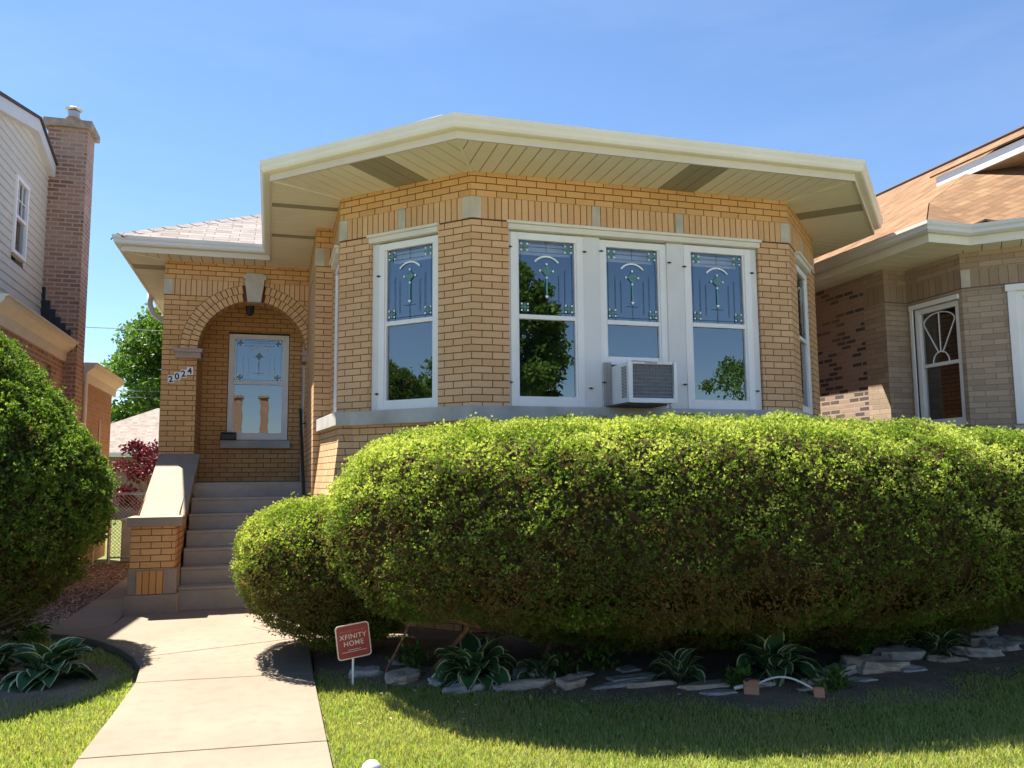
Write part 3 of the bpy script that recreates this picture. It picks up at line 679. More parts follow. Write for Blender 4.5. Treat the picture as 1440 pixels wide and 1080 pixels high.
# ---- eaves
EB = [(-.05, 11.42), (-.05, 8.262), (1.49, 6.765), (5.55, 6.765), (7.03, 8.27), (7.03, 9.75), (6.60, 9.75), (6.60, 22)]   # bay eave line
PB = [(-1.88, 22), (-1.88, 11.38), (-.05, 11.38)]                                                # porch eave line
ES = 4.312
def planks(tri, along, pitch=.135, z=ES, th=.007, vent=(), off=0.0):
    """tri: polygon in plan, along: direction the grooves run"""
    ax, ay = along; nx, ny = -ay, ax; vals = [p[0]*nx+p[1]*ny for p in tri]; lo, hi = min(vals), max(vals)
    k = 0; t = lo-off
    while t < hi:
        pl = clip(clip(list(tri), -nx, -ny, -(t+.005)), nx, ny, t+pitch-.005)
        if len(pl) > 2:
            target = mv if k in vent else ms_
            target.prism(pl, z, z+th)
        t += pitch; k += 1
    mg_.prism(list(tri), z+th-.0005, z+th+.02)
q = NB('perforated_soffit'); vt = q.n('ShaderNodeTexVoronoi'); vt.inputs['Scale'].default_value = 90; vt.inputs['Randomness'].default_value = 0; q.l(q.coord(), vt.inputs['Vector'])
q.l(q.ramp(vt.outputs['Distance'], [(.25, (.12, .11, .07)), (.5, (.50, .46, .35))]), q.b.inputs['Base Color']); q.b.inputs['Roughness'].default_value = .6; m_vent = q.m
def run(*a, **k):
    global ms_, mg_, mv
    ms_ = MB(); mg_ = MB(); mv = MB(); planks(*a, **k)
    o = ms_.build('soffit', m_soffit, house); mg_.build('soffit_backing', m_groove, o)
    if mv.v: mv.build('soffit_vent', m_vent, o)
c0, c1, c2, c3 = (.646, 8.631), (1.788, 7.489), (5.283, 7.489), (6.444, 8.65)
run([c1, c2, EB[3], EB[2]], (0, -1), off=.03, vent=(17, 18, 19))
run([c0, c1, EB[2], EB[1]], (-s2, -s2), vent=(7, 8, 9))
run([c2, c3, EB[4], EB[3]], (s2, -s2), vent=(6, 7))
run([(.646, 9.72), c0, EB[1], (-.05, 9.72)], (1, 0), vent=(5,))
run([(.457, 11.75), (.457, 9.72), (-.05, 9.72), (-.05, 11.42), (-.05, 11.75)], (1, 0), vent=(3,), off=.02)
run([c3, (6.444, 9.72), (7.03, 9.75), EB[4]], (1, 0)); run([(6.10, 9.74), (6.10, 22), (6.60, 22), (6.60, 9.755)], (1, 0))
run([(-1.42, 11.75), (-.05, 11.75), (-.05, 11.42), (-1.88, 11.38)], (0, 1), off=.05)
run([(-1.42, 11.75), (-1.88, 11.38), (-1.88, 22), (-1.42, 22)], (1, 0), vent=(5, 6))
for a, b in ((c1, EB[2]), (c2, EB[3]), (c0, EB[1]), ((-1.42, 11.75), (-1.88, 11.38))):
    v = Vector((b[0]-a[0], b[1]-a[1], 0)); n_ = Vector((-v.y, v.x, 0)).normalized()*.014
    mb = MB(); mb.obox(Vector((a[0], a[1], ES-.008))-n_, v*.985, n_*2, Vector((0, 0, .0075))); mb.build('mitre_trim', m_gutter, house)
mb = MB(); fasc = [(0, ES-.008), (.022, ES-.008), (.022, 4.47), (0, 4.47), (0, ES-.008)]
sweep(mb, EB[::1], fasc); mb.build('fascia', m_fascia, house)
mb = MB(); sweep(mb, PB, fasc); mb.build('porch_fascia', m_fascia, house)
gp = [(.024, 4.375), (.075, 4.375), (.092, 4.383), (.105, 4.405), (.108, 4.43), (.122, 4.455), (.125, 4.49), (.110, 4.492), (.110, 4.47), (.03, 4.40), (.024, 4.49), (.024, 4.375)]
mb = MB(); sweep(mb, EB, gp); g = mb.build('gutter', m_gutter, house)
mb = MB(); sweep(mb, PB[:2]+[(-.12, 11.38)], gp); mb.build('porch_gutter', m_gutter_w, house)
mb = MB(); mb.tube([(-1.95, 14.4, 4.40), (-1.95, 14.4, 4.22), (-1.90, 14.4, 4.08), (-1.76, 14.4, 3.97), (-1.60, 14.4, 3.90), (-1.49, 14.4, 3.78), (-1.48, 14.4, .1)], .045, 8); mb.build('downspout', m_gutter_w, house, smooth=True)
# ---- roof
RS = .54; RZ = 4.485
def hip(planes, bound, zoff=0.0, cut=None, extra=None):
    """planes: (nx,ny,c) height = RZ + RS*(nx*x+ny*y-c); the roof is the lower envelope"""
    mb = MB()
    for i, (nx, ny, c) in enumerate(planes):
        poly = list(bound)
        for j, (mx, my, d) in enumerate(planes):
            if i != j: poly = clip(poly, nx-mx, ny-my, c-d)
            if len(poly) < 3: break
        if len(poly) < 3: continue
        if nx == 0 and False: pass
        P = [(x, y, RZ+zoff+RS*(nx*x+ny*y-c)) for x, y in poly]
        mb.face(P)
    return mb
def roof_obj(mb, name, mat, parent):
    o = mb.build(name, mat, parent); s_ = o.modifiers.new('thick', 'SOLIDIFY'); s_.thickness = .025; s_.offset = 1; return o
RS = .44
bayP = [(0, 1, 6.70), (s2*1.27, s2*1.27, 1.27*((1.49+6.765)*s2-.05)), (-s2, s2, (-5.55+6.765)*s2-.05), (1, 0, -.11), (-1, 0, -7.09)]
E6 = [(-.12, 22), (-.12, 8.20), (1.45, 6.69), (5.59, 6.69), (7.10, 8.22), (7.10, 9.80), (6.66, 9.80), (6.66, 22)]
o = roof_obj(hip(bayP, E6), 'bay_roof', m_roof, house)
RS = .54
mainP = [(0, 1, 11.30), (1, 0, -1.96), (-1, 0, -7.085)]
o = roof_obj(hip(mainP, [(-1.97, 11.29), (6.65, 11.29), (6.65, 24), (-1.97, 24)], zoff=-.006), 'main_roof', m_roof, house)
# hip caps: short overlapping shingles on the bay hips and the porch hip
mb = MB()
def caps(p0, d, L, n, w=.13):
    d = Vector(d).normalized(); side = Vector((d.y, -d.x, 0)).normalized()
    for k in range(n):
        a = Vector(p0)+d*(L/n)*k; b = a+d*(L/n)*1.25; lift = Vector((0, 0, .028)); l2 = Vector((0, 0, .040))
        for sg in (1, -1):
            mb.face([a+l2, a+l2+side*w*sg-Vector((0, 0, .055)), b+lift+side*w*sg-Vector((0, 0, .055)), b+lift][::sg])
            mb.face([a+l2, a+lift-Vector((0, 0, .01)), a+side*w*sg-Vector((0, 0, .04)), a+l2+side*w*sg-Vector((0, 0, .055))][::sg])
caps((-1.95, 11.31, RZ+.0), (1, 1, RS), 6.2, 26)
a_ = math.tan(R(22.5)); caps((-.10, 8.24, RZ), (1, 1/ a_ -1, RS), 3, 12) if False else None
mb.build('hip_caps', m_roof, house)

# ---- house number: four small white tiles stepping up the pier
for i, ch in enumerate('2024'):
    x = -1.335+i*.078; z = 2.655+i*.038
    mb = MB(); mb.box(x, x+.080, 11.738-.0012*i, 11.7465, z, z+.108); pl = mb.build('number_tile', m_white, house, bevel=.002)
    cu = bpy.data.curves.new('t', 'FONT'); cu.body = ch; cu.size = .115; cu.extrude = .0012; cu.align_x = 'CENTER'; cu.offset = .003; to = bpy.data.objects.new('t', cu); COL.objects.link(to)
    dg = bpy.context.evaluated_depsgraph_get(); me = bpy.data.meshes.new_from_object(to.evaluated_get(dg)); bpy.data.objects.remove(to)
    me.materials.clear(); me.materials.append(m_black); me.transform(Matrix.Translation(Vector((x+.040, 11.7355-.0012*i, z+.014))-house.location)@Matrix.Rotation(R(-6), 4, 'Y')@Matrix.Rotation(R(90), 4, 'X'))
    d_ = bpy.data.objects.new('digit', me); COL.objects.link(d_); d_.parent = pl
def text(body, size, mat, parent, mtx, name='lettering', bold=.0, extr=.0008):
    cu = bpy.data.curves.new('t', 'FONT'); cu.body = body; cu.size = size; cu.space_character = 1.10; cu.extrude = extr; cu.align_x = 'CENTER'; cu.offset = bold; to = bpy.data.objects.new('t', cu); COL.objects.link(to)
    dg = bpy.context.evaluated_depsgraph_get(); me = bpy.data.meshes.new_from_object(to.evaluated_get(dg)); bpy.data.objects.remove(to)
    me.materials.clear(); me.materials.append(mat); me.transform(mtx); o = bpy.data.objects.new(name, me); COL.objects.link(o); o.parent = parent; return o

# ---- porch lantern, mail box, hand rail
t = empty('porch_lantern', (-.33, 12.1, 4.12), 'small black lantern hanging from the porch ceiling behind the keystone', 'lamp')
mb = MB(); mb.tube([(-.33, 12.1, 4.12), (-.33, 12.1, 3.86)], .008, 6); mb.build('stem', m_black, t)
mb = MB(); mb.tube([(-.33, 12.1, 3.88), (-.33, 12.1, 3.84), (-.33, 12.1, 3.70), (-.33, 12.1, 3.67)], [.02, .065, .05, .02], 8); mb.build('lamp_shade', m_black, t)
t = empty('letter_box', (-.60, 12.72, 1.95), 'black letter box sitting on the left end of the porch window sill', 'mailbox')
mb = MB(); mb.box(-.70, -.49, 12.70, 12.80, 1.95, 2.04); mb.build('box', m_black, t, bevel=.01); mb = MB(); mb.box(-.705, -.485, 12.69, 12.81, 2.042, 2.058); mb.build('lid', m_black, t, bevel=.004)
t = empty('hand_rail', (.38, 10.2, 1.0), 'black iron hand rail fixed along the right wall of the front steps', 'handrail')
mb = MB(); mb.tube([(.385, 9.95, 1.02), (.385, 10.0, 1.05), (.385, 11.9, 2.34), (.385, 12.3, 2.36)], .02, 8); mb.tube([(.385, 10.02, 1.04), (.385, 10.02, .4)], .014, 8); mb.build('rail', m_black, t, smooth=True)
for y, z in ((10.3, 1.24), (11.7, 2.19)):
    mb = MB(); mb.tube([(.385, y, z), (.40, y, z-.06), (.456, y, z-.06)], .009, 6); mb.build('bracket', m_black, t)

# ---- front steps
st = empty('front_steps', (-.23, 9.7, 0), 'seven grey concrete steps rising to the arched porch', 'steps')
ZS = [0, .235, .42, .604, .788, .972, 1.156]
for k in range(6):
    mb = MB(); y0 = 9.70+.26*k
    mb.box(-.925, .453, y0, 11.30, ZS[k]-(.05 if k == 0 else .0), ZS[k+1]-.03); mb.box(-.925, .453, y0-.012, 11.30, ZS[k+1]-.0299, ZS[k+1]); mb.build('step', m_step, st, bevel=.006)
mb = MB(); mb.box(-.925, .453, 11.25, 11.26, 1.10, 1.31); mb.build('riser', m_step, st)
# ---- cheek wall
ck = empty('stair_cheek_wall', (-1.18, 9.6, 0), 'low tan brick wall with sloping stone cap beside the front steps', 'wall')
mb = MB()
def bx_brick(mb, x0, x1, y0, y1, z0, z1):
    for F, W in ((Face((x0, y0), (1, 0)), x1-x0), (Face((x1, y0), (0, 1)), y1-y0), (Face((x0, y1), (0, -1)), y1-y0)): F.quad(mb, 0, W, z0, z1 if not callable(z1) else z1(0), 0, 20.32)
bx_brick(mb, -1.39, -.955, 9.57, 9.95, .45, .895)
zsl = lambda y: .99+.335*(y-9.6)
for x, rev in ((-1.37, True), (-.955, False)):
    P = [(x, 9.9, 0), (x, 11.75, 0), (x, 11.75, zsl(11.75)-.06), (x, 9.9, zsl(9.9)-.06)]; U = [(p[1]+10.32, p[2]+2.92) for p in P]
    mb.face(P[::-1] if rev else P, U[::-1] if rev else U)
mb.build('brick_pier', m_brick_o, ck)
mb = MB(); mb.box(-1.405, -.93, 9.555, 9.97, .19, .45); mb.box(-1.43, -.905, 9.53, 9.99, -.05, .19); mb.build('stone_base', m_cheek, ck, bevel=.01)
mb = MB(); F = Face((-1.315, 9.545), (1, 0)); P = [(0, .195), (.268, .195), (.268, .435), (0, .435)]
mb.face([F.p(a, b, .0) for a, b in P], [(a+20.31, b-.195) for a, b in P])
for z_ in (.195, .435): mb.face([F.p(0, z_, 0), F.p(.268, z_, 0), F.p(.268, z_, -.02), F.p(0, z_, -.02)][::(1 if z_ > .3 else -1)])
mb.build('inset_bricks', brick('orange_brick_on_end', (.60, .33, .12), (.52, .27, .09), MO, bw=.067, rh=.26, off=0.0, stain=(.42, .2, .07)), ck)
mb = MB(); mb.box(-1.43, -.89, 9.52, 9.96, .895, .995); mb.build('pier_cap', m_cheek, ck, bevel=.008)
mb = MB(); a, b = (9.90, 1.0), (11.75, 1.715)
for x0, x1 in ((-1.40, -.90),):
    P = [(9.90, .996), (11.749, 1.72), (11.749, 1.62), (10.1, .96)]
    L_ = [(x0+ (0.03 if i in (0, 3) else 0), y, z) for i, (y, z) in enumerate(P)]; R_ = [(x1, y, z) for y, z in P]
    mb.face([L_[0], R_[0], R_[1], L_[1]]); mb.face([L_[1], L_[2], L_[3], L_[0]][::1]); mb.face([R_[0], R_[3], R_[2], R_[1]]); mb.face([L_[3], L_[2], R_[2], R_[3]])
mb.build('sloping_cap', m_cheek, ck)

# ---- air conditioner
ac = empty('air_conditioner', (3.45, 7.2, 2.07), 'white window air conditioner jutting from the raised middle bay window', 'air conditioner')
x0, x1, y0, y1, z0, z1 = 3.21, 3.705, 7.10, 7.60, 2.075, 2.46
mb = MB(); t_ = .022
mb.box(x0, x0+t_, y0+.02, y1, z0, z1); mb.box(x1-t_, x1, y0+.02, y1, z0, z1); mb.box(x0+t_, x1-t_, y0+.02, y1, z1-t_, z1); mb.box(x0+t_, x1-t_, y0+.02, y1, z0, z0+t_); mb.build('housing', m_white, ac, bevel=.006)
mb = MB(); mb.box(x0-.004, x0+.035, y0, y0+.022, z0-.003, z1+.003); mb.box(x1-.035, x1+.004, y0, y0+.022, z0-.003, z1+.003); mb.box(x0+.035, x1-.035, y0, y0+.022, z1-.022, z1+.003); mb.box(x0+.035, x1-.035, y0, y0+.022, z0-.003, z0+.04); mb.build('front_frame', m_white, ac, bevel=.004)
mb = MB(); mb.box(x0+.02, x1-.02, y0+.03, y0+.05, z0+.03, z1-.02); mb.build('coil', simple('coil_fins', (.13, .14, .16), .6, .35, 30, bump=.004, bscale=200), ac)
mb = MB()
for k in range(9): zz = z0+.06+k*.035; mb.tube([(x0+.03, y0+.016, zz), (x1-.03, y0+.016, zz)], .0022, 5)
for k in range(26): xx = x0+.045+k*.0162; mb.tube([(xx, y0+.012, z0+.035), (xx, y0+.012, z1-.02)], .0009, 4)
mb.build('wire_guard', m_galv, ac)
mb = MB()
for k in range(2):
    for j in range(22):
        zz = z0+.05+j*.0138; ya = y0+.055+k*.062; mb.box(x0-.0035, x0+.002, ya, ya+.052, zz, zz+.0065)
mb.build('side_louvre', m_black, ac)
mb = MB(); mb.box(x0+.13, x0+.32, y0-.005, y0+.0, z1-.024, z1-.001); pl = mb.build('name_plate', m_white, ac, bevel=.002)
text('FRIGIDAIRE', .023, m_black, pl, Matrix.Translation(Vector((x0+.225, y0-.0055, z1-.019))-ac.location)@Matrix.Rotation(R(90), 4, 'X'), bold=.0003)
mb = MB(); 
for k in range(9): mb.box(3.135+k*.008, 3.135+k*.008+.006, 7.50+.006*(k % 2), 7.53, 2.07, 2.50)
mb.box(3.71, 3.80, 7.51, 7.53, 2.07, 2.50); mb.build('accordion_panel', simple('beige_vinyl', (.42, .40, .39), .5, .1), ac)
mb = MB(); mb.box(3.14, 3.62, 7.15, 7.5, 2.052, 2.066); mb.build('support_bracket', m_black, ac)

# ================================================================== RIGHT NEIGHBOUR
nr = empty('brick_house', (11.5, 12, 0), 'brown brick house next door on the right with terracotta shingle roof', 'house')
NZ = 4.05; ny0 = 7.965
GS = Face((7.68, 24), (0, -1)); GF = Face((7.68, 8.87), (1, 0)); GW = Face((8.02, 8.87), (0, -1)); G4 = Face((8.02, ny0), (s2, -s2)); GC = Face((9.2, 6.785), (1, 0))
mb = MB(); wall(mb, GS, 0, 14.72, 0, NZ, (), 0, 20.32); mb.build('side_wall', m_common, nr)
mb = MB()
wall(mb, GS, 14.73, 15.13, 0, 3.62, (), .012, 20.32); wall(mb, GF, -.012, .34, 0, 3.62, (), .0, 20.32); wall(mb, GW, 0, .905, 0, 3.62, [(.10, .84, 1.95, 3.5)], 0, 20.32, reveal=.1)
wall(mb, G4, 0, 1.67, 0, 3.62, [(.55, 1.25, 1.95, 3.52)], 0, 20.32); wall(mb, GC, 0, 4, 0, 3.62, (), 0, 20.32)
for F, a, b in ((GS, 14.73, 15.13), (GF, -.012, .34), (GW, 0, .905), (G4, 0, 1.67), (GC, 0, 4)):
    dd = .012 if F is GS else 0
    P = [(a, 3.84), (b, 3.84), (b, NZ), (a, NZ)]; mb.face([F.p(x, z, dd) for x, z in P], [(x+20.3, z) for x, z in P])
mb.build('front_wall', m_nbrick, nr)
mb = MB()
for F, a, b in ((GS, 14.73, 15.13), (GF, -.012, .34), (GW, 0, .905), (G4, .1, 1.67), (GC, 0, 4)):
    dd = .012 if F is GS else 0
    P = [(a, 3.62), (b, 3.62), (b, 3.84), (a, 3.84)]; mb.face([F.p(x, z, dd) for x, z in P], [(x-a+20.3, z-3.62) for x, z in P])
mb.build('soldier_course', m_nsold, nr)
mb = MB()
for F, a, b in ((GF, -.012, .34), (GW, 0, .905), (G4, 0, 1.67)): F.box(mb, a, b, 3.608, 3.62, -.01, .006)
mb.build('bed_joint', simple('grey_mortar', (.14, .11, .09), .9), nr)
mb = MB(); G4.box(mb, 0, .1, 3.622, 3.838, -.03, .008); mb.build('corner_stone', m_stone, nr)
mb = MB(); G4.box(mb, .45, 1.67, 1.80, 1.93, -.08, .05); mb.build('window_sill', m_stone_b, nr, bevel=.005)
window(GW, .10, .84, 1.96, 3.50, leaded=False, fan=True, shade=False, parent=nr, rail=2.75, dep=.0)
window(G4, .55, 1.25, 1.96, 3.52, leaded=False, fan=True, shade=False, parent=nr, rail=2.75, dep=.02)
mb = MB(); G4.box(mb, .47, .55, 1.95, 3.52, -.05, .03); G4.box(mb, .45, 1.35, 3.52, 3.60, -.05, .045); GW.box(mb, .05, .10, 1.95, 3.50, -.06, .02); GW.box(mb, .05, .86, 3.50, 3.56, -.08, .03); mb.build('window_casing', m_white, nr, bevel=.004)
# soffit, gutter
NE = [(7.22, 24), (7.30, 7.55), (7.92, 7.55), (8.75, 6.30), (12.5, 6.30)]
NE = [(7.25, 24), (7.25, 7.62), (7.82, 7.62), (9.05, 6.39), (13.5, 6.39)]
ms_ = MB(); mg_ = MB(); mv = MB()
planks([(7.68, 24), (7.68, 8.87), (7.25, 8.87), (7.25, 24)], (1, 0), z=NZ, pitch=.2)
planks([(7.25, 8.87), (8.02, 8.87), (8.02, 7.965), (7.82, 7.62), (7.25, 7.62)], (1, 0), z=NZ, pitch=.2)
planks([(8.02, 7.965), (9.2, 6.785), (9.05, 6.39), (7.82, 7.62)], (s2, s2), z=NZ, pitch=.2)
ms_.build('soffit', m_soffit, nr); mg_.build('soffit_backing', m_groove, nr)
mb = MB(); sweep(mb, NE, [(0, NZ-.01), (.02, NZ-.01), (.02, 4.22), (0, 4.22), (0, NZ-.01)]); mb.build('fascia', m_cream, nr)
gp2 = [(.022, 4.14), (.075, 4.14), (.10, 4.165), (.105, 4.20), (.12, 4.225), (.122, 4.262), (.108, 4.262), (.03, 4.18), (.022, 4.262), (.022, 4.14)]
mb = MB(); sweep(mb, NE, gp2); mb.build('gutter', m_gutter_w, nr)
RS, RZ = .60, 4.255
mb = MB(); hgt = lambda p, x, y: RZ+RS*(p[0]*x+p[1]*y-p[2])
pL, pF, pQ = (1, 0, 7.18), (0, 1, 7.55), (s2, s2, (7.82+7.62)*s2-.06)
def le(poly, a, b): return clip(poly, a[0]-b[0], a[1]-b[1], a[2]-b[2])      # keep a <= b
for rect in ([(7.16, 7.53), (9.9, 7.53), (9.9, 9.9), (7.16, 9.9)], [(8.0, 5.5), (9.9, 5.5), (9.9, 7.53), (8.0, 7.53)]):
    eav = clip(rect, -s2, -s2, -pQ[2]) if rect[0][1] < 6 else rect
    for p_, poly in ((pL, le(eav, pL, pQ)), (pL, le(le(eav, pQ, pL), pL, pF)), (pF, le(le(eav, pF, pL), pQ, pF)), (pQ, le(le(eav, pQ, pL), pF, pQ))):
        if len(poly) > 2: mb.face([(x, y, hgt(p_, x, y)) for x, y in poly])
ya = 9.9; mb.face([(7.16, ya, hgt(pL, 7.16, ya)), (11.5, ya, hgt(pL, 11.5, ya)), (11.5, 24, hgt(pL, 11.5, 24)), (7.16, 24, hgt(pL, 7.16, 24))])
mb.face([(9.9, 8.8, hgt(pL, 9.9, 0)), (11.5, 8.8, hgt(pL, 11.5, 0)), (11.5, ya, hgt(pL, 11.5, 0)), (9.9, ya, hgt(pL, 9.9, 0))])
zr = hgt(pL, 11.5, 0); mb.face([(11.5, 24, zr), (11.5, 8.8, zr), (15.8, 8.8, RZ), (15.8, 24, RZ)])
roof_obj(mb, 'roof', m_roof_t, nr)
mb = MB(); mb.tube([(11.5, 8.8, zr+.035), (11.5, 24, zr+.035)], .045, 6); mb.build('ridge_cap', simple('dark_ridge', (.05, .03, .03), .9), nr)
mb = MB(); mb.tube([(7.24, 7.60, RZ+.045), (9.38, 9.74, RZ+.045+.6*2.14)], .012, 5); mb.build('hip_line', m_roof_t, nr) if False else None
# upper storey: side wall facing us, boxed eave above it
m_gb = brick('gable_brick', (.24, .12, .08), (.16, .075, .05), (.10, .06, .05), bw=.3, rh=.12)
mb = MB(); FG = Face((9.78, 10.2), (0, -1)); FG.quad(mb, 0, 3.9, 4.6, 5.59); mb.build('upper_wall', m_gb, nr)
mb = MB(); mb.box(9.36, 9.39, 6.0, 9.62, 5.56, 5.73); mb.build('upper_fascia', m_gutter_w, nr)
mb = MB(); mb.box(9.39, 9.80, 6.0, 9.9, 5.58, 5.60); mb.build('upper_soffit', simple('peach_soffit', (.60, .44, .30), .6), nr)
mb = MB(); mb.face([(9.33, 6.0, 5.74), (11.47, 6.0, 6.80), (11.47, 9.7, 6.80), (9.33, 9.7, 5.74)]); roof_obj(mb, 'upper_roof', m_roof_t, nr)

# ================================================================== LEFT NEIGHBOUR
nl = empty('sided_house', (-5, 14, 0), 'cream sided two storey house with brick ground floor on the left', 'house')
mb = MB(); F = Face((-3.02, 17.0), (0, -1))
F1 = Face((-3.05, 10.3), (0, 1)); wall(mb, F1, 0, 3.6, 0, 3.22, [(2.30, 2.85, 2.30, 3.02)], 0, 20.32); mb.build('ground_floor_wall', m_red, nl)
mb = MB(); F2 = Face((-2.88, 13.9), (0, 1)); wall(mb, F2, 0, 3.0, 0, 2.98, (), 0, 20.32); F3 = Face((-2.88, 16.9), (-1, 0)); wall(mb, Face((-7, 16.9), (1, 0)), 0, 4.12, 0, 2.98, ()); mb.build('rear_wall', m_redwall, nl)
q = NB('glass_block'); t = q.n('ShaderNodeTexBrick'); t.offset = 0; t.inputs['Color1'].default_value = (.42, .44, .44, 1); t.inputs['Color2'].default_value = (.32, .34, .35, 1); t.inputs['Mortar'].default_value = (.5, .42, .36, 1)
for k, v in (('Scale', 1.0), ('Mortar Size', .008), ('Brick Width', .14), ('Row Height', .18)): t.inputs[k].default_value = v
q.l(q.coord('UV'), t.inputs['Vector']); q.l(t.outputs['Color'], q.b.inputs['Base Color']); q.b.inputs['Roughness'].default_value = .15; q.bump(t.outputs['Fac'], -.01)
mb = MB(); F1.quad(mb, 2.30, 2.85, 2.30, 3.02, -.05); mb.build('glass_block_window', q.m, nl)
m_crn = simple('cornice_cream', (.60, .575, .52), .5, .06)
def cornice(x, y0, y1, z, name='cornice'):
    mb = MB(); sweep(mb, [(x, y0), (x, y1)], [(0, z-.30), (.03, z-.30), (.045, z-.17), (.10, z-.12), (.15, z-.08), (.165, z-.03), (.20, z-.02), (.20, z), (0, z), (0, z-.30)][::1]); return mb.build(name, m_crn, nl)
cornice(-3.05, 10.3, 13.84, 3.47); cornice(-2.88, 14.4, 17.1, 3.24, 'rear_cornice')
mb = MB(); mb.face([(-3.05, 10.3, 3.46), (-3.05, 13.9, 3.46), (-3.41, 13.9, 3.62), (-3.41, 10.3, 3.62)]); mb.face([(-2.88, 13.9, 3.23), (-2.88, 17.1, 3.23), (-7, 17.1, 3.3), (-7, 13.9, 3.3)]); mb.build('lower_roof', m_roof, nl)
# siding: real overlapping boards
mb = MB(); z = 3.5; ypk, zpk = 12.84, 6.52; yend = 14.03
def rake(y): return zpk-.31*(y-ypk) if y > ypk else zpk-.25*(ypk-y)
SX = -3.40
while z < zpk:
    z2 = z+.118
    # extent at this height
    y1_ = min(yend, ypk+(zpk-z2)/.31) if z2 < zpk else ypk; y0_ = 10.6 if z2 < rake(10.6) else ypk-(zpk-z2)/.25
    if y1_-y0_ < .05: break
    segs = [(y0_, y1_)]
    if z2 > 4.43 and z < 5.48: segs = [(y0_, 12.22), (12.80, y1_)]
    for a, b in segs:
        mb.face([(SX+.014, a, z), (SX+.014, b, z), (SX, b, z2+.004), (SX, a, z2+.004)]); mb.face([(SX, a, z), (SX, b, z), (SX+.014, b, z), (SX+.014, a, z)])
    z = z2
mb.build('siding', simple('cream_siding', (.60, .57, .49), .5, .04), nl)
mb = MB(); mb.box(-7, SX-.16, 10.6, yend, 3.3, 5.6); mb.build('upper_wall', m_cream, nl)
mb = MB(); mb.box(SX-.02, SX+.03, yend-.06, yend+.02, 3.5, rake(yend)); mb.build('corner_post', m_cream, nl)
mb = MB()
for y0, y1 in ((10.3, ypk), (ypk, 14.12)):
    a = Vector((SX-.0, y0, rake(y0))); b = Vector((SX-.0, y1, rake(y1)))
    mb.obox(a+Vector((0, 0, -.16)), b-a, Vector((.10, 0, 0)), Vector((0, 0, .20)))
mb.build('rake_board', simple('white_rake', (.62, .64, .66), .5, .05), nl)
mb = MB()
for y0, y1 in ((10.3, ypk), (ypk, 14.2)):
    mb.face([(SX+.13, y0, rake(y0)+.055), (SX+.13, y1, rake(y1)+.055), (-9, y1, rake(y1)+.055), (-9, y0, rake(y0)+.055)])
o = mb.build('upper_roof', simple('dark_shingle', (.06, .05, .055), .9, .3, 20), nl); sm = o.modifiers.new('t', 'SOLIDIFY'); sm.thickness = .035
FW = Face((SX+.012, 12.22), (0, 1))
mb = MB(); FW.box(mb, 0, .58, 4.42, 4.47, -.05, .03); FW.box(mb, 0, .58, 5.44, 5.50, -.05, .03); FW.box(mb, 0, .05, 4.47, 5.44, -.05, .03); FW.box(mb, .53, .58, 4.47, 5.44, -.05, .03); FW.box(mb, .05, .53, 4.93, 4.975, -.04, .02)
fr = mb.build('window', m_white, nl, bevel=.003)
mb = MB(); FW.quad(mb, .05, .53, 4.47, 5.44, -.012); mb.build('pane', m_glass, fr); mb = MB(); FW.box(mb, .0, .58, 4.45, 5.46, -.14, -.10); mb.build('room_lining', m_dark, fr)
mb = MB(); FW.box(mb, .205, .217, 4.975, 5.44, -.011, 0); FW.box(mb, .363, .375, 4.975, 5.44, -.011, 0); FW.box(mb, .05, .53, 5.20, 5.212, -.010, .001); mb.build('muntins', m_white, fr)
# chimney
mb = MB(); cx0, cx1, cy0, cy1 = -3.43, -2.875, 13.85, 14.36
for F, W in ((Face((cx0, cy0), (1, 0)), cx1-cx0), (Face((cx1, cy0), (0, 1)), cy1-cy0), (Face((cx0, cy1), (0, -1)), cy1-cy0)): F.quad(mb, 0, W, 0, 6.86, 0, 20.32)
ch = mb.build('chimney', m_red, nl)
mb = MB(); mb.box(cx0-.07, cx1+.07, cy0-.07, cy1+.07, 6.86, 6.98); mb.build('chimney_cap', simple('weathered_cap', (.30, .25, .20), .9, .35, 8, bump=.004), ch, bevel=.015)
mb = MB(); mb.tube([(-3.14, 14.1, 6.98), (-3.14, 14.1, 7.10), (-3.14, 14.1, 7.12)], [.13, .12, .09], 14); mb.build('flue', simple('clay_flue', (.40, .19, .12), .8), ch)
mb = MB(); mb.tube([(-3.14, 14.1, 7.12), (-3.14, 14.1, 7.22)], .085, 14); mb.tube([(-3.14, 14.1, 7.235), (-3.14, 14.1, 7.26), (-3.14, 14.1, 7.29)], [.10, .13, .07], 14); mb.tube([(-3.14, 14.1, 7.22), (-3.14, 14.1, 7.235)], .04, 8); mb.build('flue_cap', m_galv, ch)
mb = MB()                                       # stepped black flashing at the chimney foot
sx = [-3.42+.075*i for i in range(7)]; tops = [4.30, 4.10, 3.97, 3.85, 3.76, 3.66, 3.60]
for i in range(6): mb.box(sx[i], sx[i+1], 13.825, 13.8485, 3.40, tops[i])
mb.build('flashing', simple('black_tar', (.010, .013, .02), .5, .2), nl)
mb = MB(); mb.tube([(-2.84, 14.42, 3.0), (-2.84, 14.42, 0)], .03, 8); mb.build('downspout', m_cream, nl)
# meter pipes
t = empty('electric_meter', (-2.75, 15.3, 0), 'grey electric meter box with conduits at the rear corner of the left house', 'meter')
mb = MB(); mb.box(-2.87, -2.70, 15.3, 15.55, .62, 1.05); mb.build('box', m_galv, t, bevel=.01); mb = MB(); mb.tube([(-2.80, 15.42, 1.05), (-2.80, 15.42, 2.4)], .02, 6); mb.tube([(-2.80, 15.36, .62), (-2.80, 15.36, -.02)], .02, 6); mb.build('conduit', m_galv, t)

